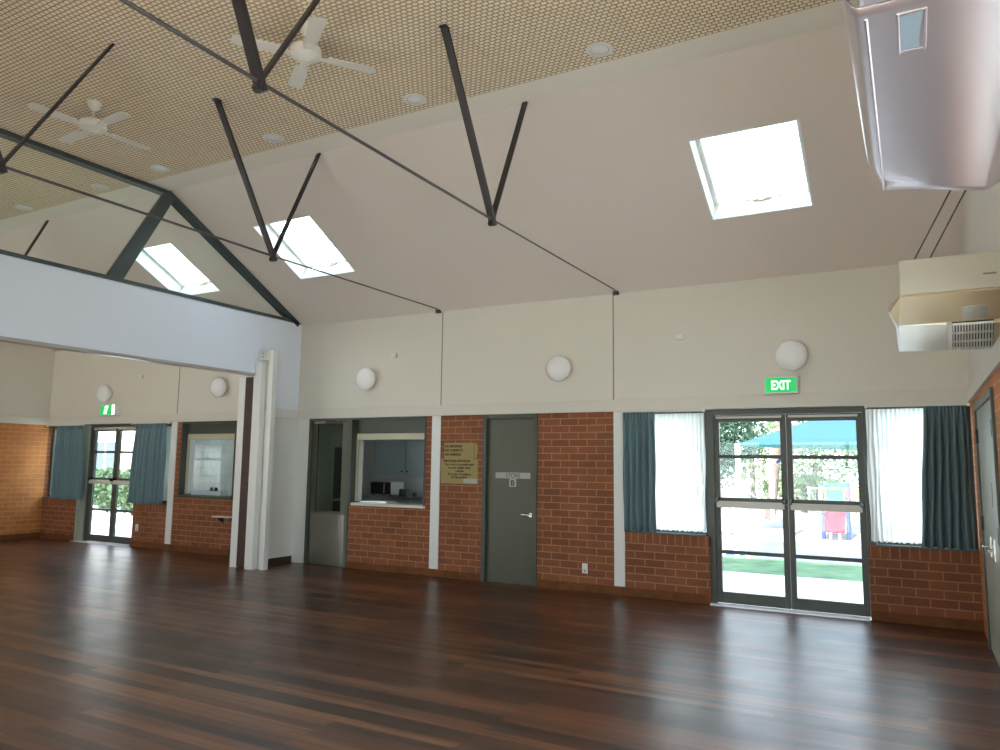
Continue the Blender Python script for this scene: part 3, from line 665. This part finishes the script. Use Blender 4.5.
for a, b, w_ in (((-12.865, 2.42), (-12.885, 2.375), .02), ((-12.885, 2.375), (-12.86, 2.35), .011), ((-12.86, 2.35), (-12.868, 2.32), .011), ((-12.885, 2.375), (-12.905, 2.345), .011), ((-12.905, 2.345), (-12.925, 2.348), .009), ((-12.868, 2.415), (-12.84, 2.395), .009), ((-12.868, 2.415), (-12.90, 2.405), .009)):
    a_, b_2 = Vector((a[0], y, a[1])), Vector((b[0], y, b[1])); d_ = (b_2-a_).normalized(); n_ = Vector((-d_.z, 0, d_.x))*w_/2
    m.prism([a_-n_, a_+n_, b_2+n_, b_2-n_], (0, -.001, 0))
obj('running_figure', m, 'exit', f)
obj('white_strip', MB().box(-12.70, -12.625, D-.0935, D-.0905, 2.298, 2.472), 'exitw', f)

e.location = (e.location[0]+.10, e.location[1], e.location[2]-.012)

for i, (x, z, lb) in enumerate(((-6.40, 3.0, 'small white box high on the wall left of the second joint'), (-2.31, 2.975, 'small white box high on the wall left of the EXIT sign'), (-11.95, 2.95, 'small white box high on the far left bay wall'))):
    e = empty('wall_sensor', (x, D, z), lb, 'sensor', 'small white boxes above the rail')
    obj('box', MB().box(x-.045, x+.045, D-.03, D-.0005, z-.03, z+.03), 'plastic', e, bevel=.004)
    obj('cover', MB().box(x-.035, x+.035, D-.036, D-.0305, z-.02, z+.02), 'white', e)
def outlet(x, z, lb):
    e = empty('wall_socket', (x, D, z), lb, 'power outlet')
    obj('plate', MB().box(x-.036, x+.036, D-.012, D-.0005, z-.058, z+.058), 'plastic', e, bevel=.004)
    obj('switch', MB().box(x-.012, x+.012, D-.0165, D-.0125, z+.01, z+.035), 'white', e)
    obj('socket_face', MB().box(x-.014, x+.014, D-.0135, D-.0122, z-.045, z-.012), 'posterw', e)
outlet(-3.50, .27, 'white power outlet low on the brick right of the store door')
outlet(-11.80, .33, 'white power outlet low on the brick under the far right teal curtain')

ps = empty('notice_board', (-5.28, D, 1.48), 'yellow printed notice on the brick left of the store door', 'notice')
obj('card', MB().box(-5.525, -5.065, D-.006, D-.0005, 1.44, 1.765), 'poster', ps)
obj('card', MB().box(-5.572, -4.998, D-.009, D-.0062, 1.228, 1.55), 'poster', ps)
obj('card_edge', MB().box(-5.055, -5.02, D-.004, D-.0005, 1.56, 1.76), 'poster', ps)
obj('label_patch', MB().box(-5.215, -5.003, D-.0105, D-.0092, 1.234, 1.295), 'posterw', ps)
for s_, x, z, sz in (('NO SMOKING', -5.535, 1.705, .042), ('NO CONFETTI', -5.535, 1.65, .042), ('NO ANIMALS', -5.535, 1.595, .042)):
    text_mesh(s_, sz, 'ink', (x+.02, D-.0065, z), ps, bold=.002)
text_mesh('INSPECTIONS ARE INVOICED', .036, 'ink', (-5.53, D-.0095, 1.512), ps, bold=.002, squeeze=.88)
for s_, z in (('There is to be no smoking inside', 1.466), ('or on the building during', 1.423), ('a function', 1.38), ('Please place all rubbish in', 1.338), ('the bins provided', 1.299)):
    text_mesh(s_, .038, 'ink', (-5.28, D-.0095, z), ps, bold=.0018, align='CENTER', squeeze=.9)

# ------------------------------------------------------------------ ceiling downlights and fans
def downlight(x, y, lb):
    e = empty('downlight', (x, y, Z1-.016), lb, 'ceiling light', 'round downlights near the edge of the perforated ceiling')
    z = Z1-.014
    obj('trim_ring', MB().lathe([(.110, -.0002), (.112, -.008), (.100, -.016), (.078, -.014), (.075, -.004)], (x, y, z), 'z', 36), 'plastic', e, smooth=True)
    obj('diffuser', MB().lathe([(.074, -.004), (.07, -.012), (.045, -.02), (.001, -.023)], (x, y, z), 'z', 36), 'opal', e, smooth=True)
for x, lb in ((-2.12, 'round downlight in the perforated ceiling nearest the right, above the tall strut pair'), (-3.97, 'round downlight left of the tall strut top'), (-5.80, 'round downlight right of the slender strut top'),
              (-7.63, 'round downlight just outside the green gable frame'), (-8.82, 'round downlight seen just inside the gable glass'), (-10.5, 'leftmost round downlight seen through the gable glass')):
    downlight(x, 5.47 if x > -8 else 5.51, lb)
def fan(x, y, zb, ang, R, lb):
    e = empty('ceiling_fan', (x, y, zb), lb, 'ceiling fan', 'four blade ceiling fans')
    zt = Z1-.0145
    obj('canopy', MB().lathe([(.066, 0), (.062, -.02), (.045, -.06), (.02, -.085)], (x, y, zt), 'z', 24), 'fan', e, smooth=True)
    obj('down_rod', MB().tube((x, y, zt-.08), (x, y, zb+.04), .013), 'fan', e, smooth=True)
    obj('motor', MB().lathe([(.02, .07), (.07, .06), (.115, .035), (.125, .0), (.115, -.03), (.07, -.045), (.045, -.06), (.04, -.075), (.001, -.08)], (x, y, zb), 'z', 32), 'fan', e, smooth=True)
    for a in ang:
        c, s = math.cos(a), math.sin(a)
        def P(r, w, z): 
            return (x+c*r-s*w, y+s*r+c*w, zb+z+w*.10)
        m = MB()
        m.hexa([P(.09,-.025,-.03),P(.20,-.03,-.03),P(.20,.03,-.03),P(.09,.025,-.03),P(.09,-.025,-.024),P(.20,-.03,-.024),P(.20,.03,-.024),P(.09,.025,-.024)])
        ow, iw = .062, .05
        out = [(.17,-iw),(R-.03,-ow),(R,-ow+.025),(R,ow-.025),(R-.03,ow),(.17,iw)]
        n = len(out)
        m.poly([P(r, w, -.024) for r, w in out]+[P(r, w, -.016) for r, w in out], [tuple(range(n))[::-1], tuple(range(n, 2*n))]+[(i, (i+1)%n, n+(i+1)%n, n+i) for i in range(n)])
        obj('blade', m, 'fan', e)
a0_ = math.radians(85)
fan(-6.76, 4.10, 4.66, [a0_+k*PI/2 for k in range(4)], .57, 'cream ceiling fan at upper left, behind the slender rod')
a0_ = math.radians(53)
fan(-4.02, 4.08, 4.66, [a0_+k*PI/2 for k in range(4)], .55, 'cream ceiling fan at upper centre, behind the crossing dark struts')

# ------------------------------------------------------------------ roof trusses
def truss(x, lb, kn=1):
    e = empty('roof_truss', (x, 4.1, 3.58), lb, 'roof truss', 'dark steel roof trusses')
    ya, yb, z = 2.785, 5.41, 3.575
    zc = Z1-.002
    obj('tie_rod', MB().tube((x, ya, z), (x, yb, z), .0115), 'rod', e, smooth=True)
    obj('tie_rod', MB().tube((x, yb, z), (x, D-.03, 3.60), .0085), 'rod', e, smooth=True)
    obj('tie_rod', MB().tube((x, YN+.03, 3.60), (x, ya, z), .0115), 'rod', e, smooth=True)
    for (y0, y1, w, t) in ((yb, 4.605, .062, .028), (yb, Y1-.02, .052, .02), (ya, 3.55, .044, .02), (ya, Y2+.02, .072, .03)):
        d = Vector((0, y1-y0, zc-z)).normalized()
        obj('strut', MB().bar(Vector((x, y0, z))-d*.055, Vector((x, y1, zc))-d*.01, w, t), 'steel', e, bevel=.002)
    for yy in (ya, yb):
        obj('clevis', MB().box(x-.028, x+.028, yy-.02, yy+.02, z-.055, z+.016), 'steel', e, bevel=.003)
    obj('wall_anchor', MB().box(x-.035, x+.035, D-.045, D-.0005, 3.545, 3.615), 'steel', e, bevel=.003)
    obj('ceiling_plate', MB().box(x-.032, x+.032, 4.575, 4.64, Z1-.022, Z1-.0142), 'steel', e)
truss(-3.085, 'dark steel rod and V strut truss on the right, nearest the viewer')
truss(-5.66, 'dark steel rod and V strut truss in the middle, in front of the left skylight')
truss(-10.82, 'roof truss beyond the glazed gable')

# ------------------------------------------------------------------ wall units on the right wall
def far_unit():
    Ya, Yb, Yc = 4.6, 5.2, 5.85
    e = empty('wall_unit', (XR, Ya, 2.5), 'beige wall mounted heating unit with white panel and slotted grille, above the door', 'wall unit')
    xl = -.03
    obj('body', MB().box(xl, XR-.001, Ya, 5.80, 2.44, 2.635), 'unit', e, bevel=.006)
    # faceted hood below the body; plan outline with cut corners
    def hood(z0s, z1s, out0, out1): pass
    top = [(xl, Ya), (-.092, Ya+.28), (-.062, Yb), (-.055, Yc), (XR-.001, Yc), (XR-.001, Ya)]
    zt = 2.438
    zb = {0: 2.437, 1: 2.385, 2: 2.373, 3: 2.303, 4: 2.303, 5: 2.437}
    # smooth tan underside (near half), dipping away from the viewer
    obj('underside', MB().hexa([(xl, Ya, 2.430), (XR-.001, Ya, 2.430), (XR-.001, Yb, 2.373), (-.057, Yb, 2.373), (xl, Ya, 2.437), (XR-.001, Ya, 2.437), (XR-.001, Yb, 2.437), (-.057, Yb, 2.437)])
        .hexa([(-.09, Ya+.27, 2.395), (xl+.001, Ya, 2.430), (-.05, Yb, 2.373), (-.058, Yb, 2.373), (-.09, Ya+.27, 2.437), (xl+.001, Ya, 2.437), (-.05, Yb, 2.437), (-.058, Yb, 2.437)]), 'unittan', e)
    obj('side_rim', MB().hexa([(-.096, Ya+.27, 2.40), (-.088, Ya+.27, 2.40), (-.052, Yb+.02, 2.366), (-.066, Yb+.02, 2.366), (-.096, Ya+.27, 2.437), (-.088, Ya+.27, 2.437), (-.052, Yb+.02, 2.437), (-.066, Yb+.02, 2.437)])
        .hexa([(-.066, Yb+.02, 2.366), (-.052, Yb+.02, 2.366), (-.046, Yc, 2.300), (-.062, Yc, 2.300), (-.066, Yb+.02, 2.437), (-.052, Yb+.02, 2.437), (-.046, Yc, 2.437), (-.062, Yc, 2.437)]), 'unitmetal', e)
    def low(a, b, m, name, dz=0, par=e):
        return obj(name, MB().hexa([(a, Yb, 2.373-dz), (b, Yb, 2.360-dz), (b*1.09, Yc, 2.292-dz), (a*1.09, Yc, 2.300-dz), (a, Yb, 2.437), (b, Yb, 2.437), (b*1.09, Yc, 2.437), (a*1.09, Yc, 2.437)]), m, par)
    low(-.05, .205, mat('glossy_white', (.92, .89, .80), .25), 'white_panel'); low(.205, .235, 'unit', 'divider', .003)
    low(.235, .45, 'inkb', 'grille_recess', -.012)
    g = MB()
    n = 14
    for k in range(n):      # slats running along the unit
        xx = .243+(.438-.243)*k/(n-1)
        g.hexa([(xx-.0042, Yb+.01, 2.352), (xx+.0042, Yb+.01, 2.352), ((xx+.0042)*1.09, Yc-.02, 2.288), ((xx-.0042)*1.09, Yc-.02, 2.288), (xx-.0042, Yb+.01, 2.366), (xx+.0042, Yb+.01, 2.366), ((xx+.0042)*1.09, Yc-.02, 2.304), ((xx-.0042)*1.09, Yc-.02, 2.304)])
    for t in (0, .33, .66, 1):
        y = Yb+.005+(Yc-Yb-.03)*t; z = 2.358-.068*t; q = 1+.09*t
        g.box(.237*q, .446*q, y, y+.014, z-.004, z+.008)
    obj('grille', g, 'plastic', e)
    obj('edge_strip', MB().hexa([(.447, Yb, 2.352), (.4925, Yb, 2.352), (.4925, Yc, 2.282), (.487, Yc, 2.282), (.447, Yb, 2.437), (.4925, Yb, 2.437), (.4925, Yc, 2.437), (.487, Yc, 2.437)]), 'unittan', e)
    # rating label on the underside
    s = (2.430-2.373)/(Yb-Ya)
    def zz(y): return 2.430-(y-Ya)*s
    y0, y1 = 4.88, 5.13
    obj('rating_label', MB().hexa([(.275, y0, zz(y0)-.003), (.39, y0, zz(y0)-.003), (.41, y1, zz(y1)-.003), (.285, y1, zz(y1)-.003), (.275, y0, zz(y0)), (.39, y0, zz(y0)), (.41, y1, zz(y1)), (.285, y1, zz(y1))]), 'posterw', e)
    obj('badge', MB().box(.36, .42, Ya-.003, Ya, 2.512, 2.522), 'seam', e)
    for xo in (0, .085):
        a = Vector((-.03+xo, 5.2, 2.62)); 
        # direction rises to the wall
        b = Vector((XR-.004, 5.2+.0, 2.62+(XR-.004-xo+.03)*1.92))
        obj('stay_rod', MB().tube(a, b, .005, n=8), 'rod', e, smooth=True)
far_unit()
def near_unit():
    z = 2.49; y0, y1 = 1.72, 2.945
    e = empty('wall_unit', (XR, 2.3, z), 'large polished wall unit overhead in the top right corner', 'wall unit')
    # one bent shell: side roll, flat pan, sloping rear flange
    prof = [(-.094, z+.16), (-.096, z+.05), (-.090, z+.030), (-.083, z+.022), (-.077, z+.010), (-.068, z+.002), (-.058, z), (.10, z-.0), (.262, z), (.272, z+.004), (.36, z+.05), (XR-.001, z+.115), (XR-.001, z+.17)]
    vs = []; fs = []
    ny = 30; n = len(prof)
    for j in range(ny+1):
        yl = j/ny
        for i, (x, zz) in enumerate(prof):
            y = y0+(y1+.5*max(0, min(x, .3)+.06)-y0)*yl; e1 = max(0, (y-(y1-.30))/.30) if i < 6 else 0
            xx = x+(.02*e1**2 if i < 6 else 0)          # cut-in far corner
            dent = .0035*math.exp(-(((x-.17)/.05)**2+((y-2.52)/.07)**2))
            vs.append((xx, y, zz+dent+(.003*math.sin(x*9+1)*math.sin(y*2.4) if 6 < i < 9 else 0)))
    for j in range(ny):
        for i in range(n-1): a = j*n+i; fs.append((a, a+1, a+n+1, a+n))
    o = obj('shell', MB().poly(vs, fs), 'unitmetal', e, smooth=True)
    md = o.modifiers.new('s', 'SOLIDIFY'); md.thickness = .003
    obj('end_cap', MB().prism([(x, y1+.5*max(0, min(x, .3)+.06)-.001, zz) for x, zz in [(-.070, z+.16)]+[(p[0]+.02, p[1]) for p in prof[1:6]]+prof[6:]], (0, .004, 0)), 'unitmetal', e)
    obj('body', MB().box(-.03, XR-.001, 1.1, y1-.02, z+.15, z+.36), 'unit', e, bevel=.006)
    # outlet end toward the viewer
    obj('outlet_panel', MB().hexa([(-.09, 1.12, z-.07), (XR-.002, 1.12, z-.07), (XR-.002, y0-.004, z-.004), (-.06, y0-.004, z-.004), (-.09, 1.12, z+.15), (XR-.002, 1.12, z+.15), (XR-.002, y0-.004, z+.15), (-.09, y0-.004, z+.15)]), 'unitmetal', e, bevel=.01)
    # seam bead and window plate
    obj('seam_bead', MB().tube((-.050, y0+.05, z-.001), (-.052, y1-.01, z-.001), .0035, n=8), 'unitmetal', e, smooth=True)
    r = obj('sight_frame', MB().box(.010, .015, 1.775, 1.955, z-.005, z+.001).box(.062, .069, 1.775, 1.955, z-.005, z+.001).box(.015, .062, 1.775, 1.783, z-.005, z+.001).box(.015, .062, 1.947, 1.955, z-.005, z+.001), 'unitmetal', e, bevel=.0015)
    obj('sight_glass', MB().box(.015, .062, 1.783, 1.947, z-.002, z+.0005), mat('dark_mirror', (.26, .32, .37), .08), r)
near_unit()
exec_outdoor = True

# ------------------------------------------------------------------ outdoors
struct('ground', MB().box(-30, 12, D+TH+.1, 12.0, -.3, -.1), 'patio', 'pale concrete paving just outside the exit doors', 'paving')
struct('ground', MB().box(-10, 12, 12.0, 14.0, -.3, -.095), 'lawn', 'strip of green lawn beyond the paving', 'lawn')
struct('ground', MB().box(-10, 12, 14.0, 17.4, -.3, -.1), 'path', 'blue grey path between the lawn and the playground', 'path')
struct('ground', MB().box(-10, 14, 17.4, 50, -.3, -.1), 'soil', 'pale dry playground surface', 'playground ground')
struct('ground', MB().box(-70, -10, 12.0, 50, -.3, -.1), 'patio', 'pale paving beyond the far left doors', 'paving')
struct('ground', MB().box(-40, 20, -30, YN-TH, -.3, -.1), 'patio', 'pale paving behind the viewer', 'paving')

def leaves(mb, c, r, n, size, rnd):
    for _ in range(n):
        while True:
            p = Vector((rnd.uniform(-1, 1), rnd.uniform(-1, 1), rnd.uniform(-1, 1)))
            if .25 < p.length < 1: break
        p = Vector((c[0]+p.x*r[0], c[1]+p.y*r[1], c[2]+p.z*r[2]))
        u = Vector((rnd.gauss(0, 1), rnd.gauss(0, 1), rnd.gauss(0, 1))).normalized(); w = u.orthogonal().normalized(); s = size*rnd.uniform(.6, 1.3)
        mb.poly([p-u*s, p+w*s*.45, p+u*s, p-w*s*.45], [(0, 1, 2, 3)])
def tree(x, y, h, blobs, leafmat, label, trunk=.12, lean=(0, 0), group=None, seed=1, cat='tree', size=.12, name='tree', dens=1):
    rnd = random.Random(seed)
    e = empty(name, (x, y, -.1), label, cat, group)
    m = MB(); p0 = Vector((x, y, -.1)); p1 = Vector((x+lean[0]*.5, y+lean[1]*.5, h*.45)); p2 = Vector((x+lean[0], y+lean[1], h*.8))
    m.tube(p0, p1, trunk, trunk*.8).tube(p1, p2, trunk*.8, trunk*.45)
    for (bx, by, bz, rx, ry, rz, n) in blobs: m.tube(p1, (bx, by, bz), trunk*.4, trunk*.12, n=6)
    obj('trunk', m, 'bark', e, smooth=True)
    m = MB()
    for (bx, by, bz, rx, ry, rz, n) in blobs: leaves(m, (bx, by, bz), (rx, ry, rz), int(n*dens), size, rnd)
    obj('foliage', m, leafmat, e)
    return e
# big dark tree left of the shade sail
tree(-9.0, 27.5, 5.4, [(-6.9, 27.5, 3.3, 1.9, 1.2, 1.6, 2200), (-5.5, 27.5, 2.6, 1.05, .9, 1.0, 1100), (-5.2, 27.5, 4.0, 1.2, 1, .85, 800), (-6.1, 27.5, 1.8, .65, .6, .75, 500)], 'leafd', 'dark leafy tree left of the blue shade sail', .14, seed=2, size=.10)
tree(-3.98, 24.5, 5.0, [(-3.2, 25.0, 4.4, 1.0, .9, .7, 600)], 'leafm', 'leaning brown trunk seen through the left door leaf', .16, lean=(.55, 0), seed=3)
GB = 'trees behind the playground fence'
for i, (x, y, h, r, mt, lb) in enumerate(((-8.6, 31, 4, 2.4, 'leafl', 'light green tree behind the fence, leftmost'), (-6.2, 34, 4.8, 2.4, 'leafl', 'light green tree behind the fence, second from left'), (-4.0, 37, 4.8, 2.4, 'leafm', 'mid green tree behind the fence, centre left'),
        (-1.7, 40, 5.2, 2.4, 'leafl', 'light green tree behind the fence, centre right'), (.9, 43, 5.8, 2.8, 'leafm', 'mid green tree behind the fence, rightmost'), (-3.6, 29.5, 1.2, 1.4, 'leafl', 'low light green bush behind the leaning trunk'))):
    tree(x, y, h, [(x, y, h*.62, r, 1.2, h*.42, 1100), (x+.6, y, h*.3, r*.8, 1, h*.3, 500)], mt, lb, .13, group=GB, seed=20+i, size=.13)
# shade sail and posts
e = empty('shade_sail', (-1.2, 20.5, 2), 'blue hipped shade sail over the playground', 'shade sail')
A = [(-3.72, 18.35, 2.02), (1.6, 18.35, 2.02), (1.6, 23.2, 2.1), (-3.72, 23.2, 2.1)]; ap = [(-1.25, 20.6, 3.05), (.2, 20.6, 3.05)]
vs = A+ap
obj('canopy', MB().poly(vs, [(0, 1, 5, 4), (1, 2, 5), (2, 3, 4, 5), (3, 0, 4)]), 'sail', e)
m = MB(); m.poly([(-3.72, 18.36, 2.02), (1.6, 18.36, 2.02), (1.6, 18.36, 1.86), (.2, 18.36, 1.93), (-1.0, 18.36, 1.90), (-2.6, 18.36, 1.93), (-3.6, 18.36, 1.99)], [(0, 1, 2, 3, 4, 5, 6)])
o = obj('valance', m, 'sailund', e); md = o.modifiers.new('s', 'SOLIDIFY'); md.thickness = .01
for i, (x, y) in enumerate(((-3.68, 18.4), (1.6, 18.4), (1.6, 23.2), (-3.68, 23.2))):
    obj('post', MB().tube((x, y, -.1), (x, y, 2.05), .06), 'whitep', e, smooth=True)
# playground
e = empty('play_structure', (-1.6, 18.9, -.1), 'colourful play tower with a red slide', 'play equipment')
for x in (-1.88, -1.36): obj('post', MB().tube((x, 18.62, -.1), (x, 18.62, .66), .045), 'playblue', e, smooth=True)
for x in (-1.90, -1.34): obj('upper_post', MB().tube((x, 18.62, .66), (x, 18.62, 1.08), .045), 'playpur', e, smooth=True)
m = MB(); m.hexa([(-1.80, 18.25, .08), (-1.44, 18.25, .08), (-1.42, 18.85, .62), (-1.82, 18.85, .62), (-1.80, 18.25, .12), (-1.44, 18.25, .12), (-1.42, 18.85, .67), (-1.82, 18.85, .67)])
m.hexa([(-1.82, 18.25, .08), (-1.79, 18.25, .08), (-1.79, 18.85, .62), (-1.84, 18.85, .62), (-1.82, 18.25, .22), (-1.79, 18.25, .22), (-1.79, 18.85, .74), (-1.84, 18.85, .74)])
m.hexa([(-1.45, 18.25, .08), (-1.42, 18.25, .08), (-1.40, 18.85, .62), (-1.45, 18.85, .62), (-1.45, 18.25, .22), (-1.42, 18.25, .22), (-1.40, 18.85, .74), (-1.45, 18.85, .74)])
obj('slide', m, 'playred', e)
for x in (-1.70, -1.52): obj('slide_leg', MB().tube((x, 18.27, -.1), (x, 18.27, .09), .02), 'whitep', e)
pn = obj('panel', MB().box(-1.80, -1.44, 18.60, 18.64, .70, 1.02), 'playcyan', e)
obj('panel_border', MB().box(-1.84, -1.80, 18.59, 18.65, .68, 1.05).box(-1.44, -1.40, 18.59, 18.65, .68, 1.05).box(-1.80, -1.44, 18.59, 18.65, 1.02, 1.05), 'playyel', pn)
m = MB(); m.prism([(-1.96, 18.6, 1.08), (-1.28, 18.6, 1.08), (-1.44, 18.6, 1.15), (-1.80, 18.6, 1.15)], (0, .6, 0)); obj('roof', m, 'playcyan', e)
m = MB()
for k in range(5): m.tube((-1.24+k*.09, 18.65, .62), (-1.24+k*.09, 18.65, 1.02), .02, n=8)
m.tube((-1.28, 18.65, 1.02), (-.85, 18.65, 1.02), .022, n=8).tube((-1.28, 18.65, .62), (-.85, 18.65, .62), .022, n=8)
obj('side_rails', m, 'playyel', e)
tag(obj('climbing_pole', MB().tube((-2.62, 19, -.1), (-2.62, 19, 2.0), .07).tube((-2.90, 19, 1.6), (-2.62, 19, 1.9), .03), 'playblue', smooth=True), 'tall blue pole beside the centre of the doors', 'pole')
e = empty('fence', (-1.5, 25, -.1), 'pale post and rail fence behind the play tower', 'fence')
m = MB()
for k in range(9): x = -2.9+k*.65; obj('post', MB().tube((x, 25, -.1), (x, 25, .93), .03, n=8), 'whitep', e)
obj('rail', MB().tube((-2.9, 25, .88), (2.5, 25, .88), .022, n=8).tube((-2.9, 25, .1), (2.5, 25, .1), .02, n=8), 'whitep', e)
m = MB()
for k in range(60): x = -2.9+k*.09; m.tube((x, 25, .1), (x, 25, .88), .005, n=5)
obj('wire_mesh', m, 'stainless', e)
tag(obj('board_fence', MB().box(-.8, 4, 27.5, 27.6, -.1, 1.5).box(-.82, -.72, 27.45, 27.65, -.1, 1.6).box(1.3, 1.4, 27.45, 27.65, -.1, 1.6), 'fencebr'), 'brown board fence at the right beyond the yellow rails', 'fence')
e = empty('folding_barrier', (-2.95, 13.9, -.1), 'white slatted barrier standing on the lawn at the left of the doors', 'barrier')
for k, (x0, x1) in enumerate(((-3.12, -3.10), (-3.0, -2.86), (-2.86, -2.68))):
    obj('slat', MB().hexa([(x1, 13.9, -.095), (x1+.07, 13.9, -.095), (x1+.07, 13.93, -.095), (x1, 13.93, -.095), (x0, 13.6, .82), (x0+.07, 13.6, .82), (x0+.07, 13.63, .82), (x0, 13.63, .82)]), 'whitep', e)
obj('cross_rail', MB().box(-3.14, -2.78, 13.70, 13.73, .35, .42), 'whitep', e)

# outside the far left doors
for i, (x, y, w) in enumerate(((-22.9, 14.6, .74), (-21.3, 14.3, .74), (-19.7, 14.0, .74))):
    rnd = random.Random(60+i)
    e = empty('flowering_shrub', (x, y, -.1), ('leafy shrub with red flowers, leftmost outside the far doors', 'leafy shrub in the middle outside the far doors', 'leafy shrub, rightmost outside the far doors')[i], 'shrub', 'shrubs outside the far left doors')
    m = MB(); leaves(m, (x, y, .62), (w, .6, .62), 1500, .085, rnd); obj('foliage', m, 'leafm', e)
    m = MB()
    for k in range(7): a = rnd.uniform(0, 6.3); m.tube((x, y, -.1), (x+.5*math.cos(a), y+.3*math.sin(a), .5), .02, .01, n=5)
    obj('stem', m, 'bark', e)
    if i == 0:
        m = MB(); leaves(m, (x+.1, y-.1, .65), (w*.9, .62, .55), 160, .06, rnd); obj('petals', m, 'petal', e)
b = empty('neighbouring_building', (-27, 19, -.1), 'pale rendered building outside the far left doors', 'building')
obj('wall', MB().box(-34, -26.6, 19, 24, -.1, 3.6), 'wallout', b)
obj('roof', MB().prism([(-34.5, 18.5, 3.6), (-34.5, 24.5, 3.6), (-34.5, 21.5, 5.0)], (8.4, 0, 0)), 'frame', b)
wd = obj('window', MB().box(-29.3, -27.9, 18.93, 19.0, .95, 2.25), 'whitep', b); obj('pane', MB().box(-29.2, -28.65, 18.92, 18.93, 1.02, 2.18).box(-28.55, -28.0, 18.92, 18.93, 1.02, 2.18), 'winout', wd)

# ------------------------------------------------------------------ camera
cam = bpy.data.cameras.new('camera'); co = bpy.data.objects.new('camera', cam); COL.objects.link(co)
R_ = Vector((0.87603597, 0.48208486, 0.01245678)); U_ = Vector((0.04617194, -0.10955894, 0.99290734)); F_ = Vector((-0.48003035, 0.86924739, 0.11823637))
mt = Matrix((( R_.x, U_.x, -F_.x, 0), (R_.y, U_.y, -F_.y, 0), (R_.z, U_.z, -F_.z, 1.489), (0, 0, 0, 1)))
co.matrix_world = mt
cam.sensor_width = 36; cam.lens = 748.93/1000*36; cam.clip_start = .05; cam.clip_end = 300
SC.camera = co

# ------------------------------------------------------------------ daylight
W = bpy.data.worlds.new('world'); SC.world = W; W.use_nodes = True; nt = W.node_tree
bg = nt.nodes['Background']; bg.inputs[1].default_value = 6.0
tc = nt.nodes.new('ShaderNodeTexCoord'); sx = nt.nodes.new('ShaderNodeSeparateXYZ'); rp = nt.nodes.new('ShaderNodeValToRGB')
nt.links.new(tc.outputs['Generated'], sx.inputs[0]); nt.links.new(sx.outputs['Z'], rp.inputs[0]); nt.links.new(rp.outputs[0], bg.inputs[0])
rp.color_ramp.elements[0].position = 0; rp.color_ramp.elements[0].color = (.88, .94, 1, 1)
rp.color_ramp.elements[1].position = .8; rp.color_ramp.elements[1].color = (.62, .80, 1, 1)
def portal(c, n, up, w, h):
    L = bpy.data.lights.new('daylight_portal', 'AREA'); L.shape = 'RECTANGLE'; L.size = w; L.size_y = h
    L.cycles.is_portal = True
    o = bpy.data.objects.new('daylight_portal', L); COL.objects.link(o)
    z = -Vector(n).normalized(); x = Vector(up).cross(z).normalized(); y = z.cross(x)
    o.matrix_world = Matrix(((x.x, y.x, z.x, c[0]), (x.y, y.y, z.y, c[1]), (x.z, y.z, z.z, c[2]), (0, 0, 0, 1)))
for a, b in sky_x: portal(S((a+b)/2, (T0+T1)/2, WT+.02), (0, -sa, -ca), (0, 1, 0), b-a, T1-T0)
for a, b in NS: portal(SN((a+b)/2, 1.3, WT+.02), (0, sa, -ca), (0, 1, 0), b-a, 1.2)
for a, b, c, d in nh: portal(((a+b)/2, YN-TH-.02, (c+d)/2), (0, 1, 0), (0, 0, 1), b-a, d-c)
for a, b, c, d in ((-3.0, XR, .05, 2.12), (XW, -11.04, .05, 2.12)): portal(((a+b)/2, D+TH+.03, (c+d)/2), (0, -1, 0), (0, 0, 1), b-a, d-c)
for a, b, c, d in rh: portal((XR+TH+.02, (a+b)/2, (c+d)/2), (-1, 0, 0), (0, 0, 1), b-a, d-c)
for a, b in ((-7.1, -5.5), (-11.2, -9.3)): portal(((a+b)/2, YK+.18, 1.55), (0, -1, 0), (0, 0, 1), b-a, 1.3)

sl = bpy.data.lights.new('sun', 'SUN'); sl.energy = 28; sl.angle = .01; sl.color = (1, .95, .86)
so = bpy.data.objects.new('sun', sl); COL.objects.link(so); so.rotation_euler = (math.radians(52), 0, math.radians(0))
SC.view_settings.view_transform = 'Standard'; SC.view_settings.look = 'None'; SC.view_settings.exposure = 0.12; SC.view_settings.gamma = 1; SC.view_settings.use_curve_mapping = False
cy = SC.cycles
cy.use_denoising = True
try: cy.denoiser = 'OPENIMAGEDENOISE'
except Exception: pass
cy.max_bounces = 14; cy.diffuse_bounces = 8; cy.glossy_bounces = 5; cy.transparent_max_bounces = 16; cy.transmission_bounces = 6
cy.sample_clamp_indirect = 8
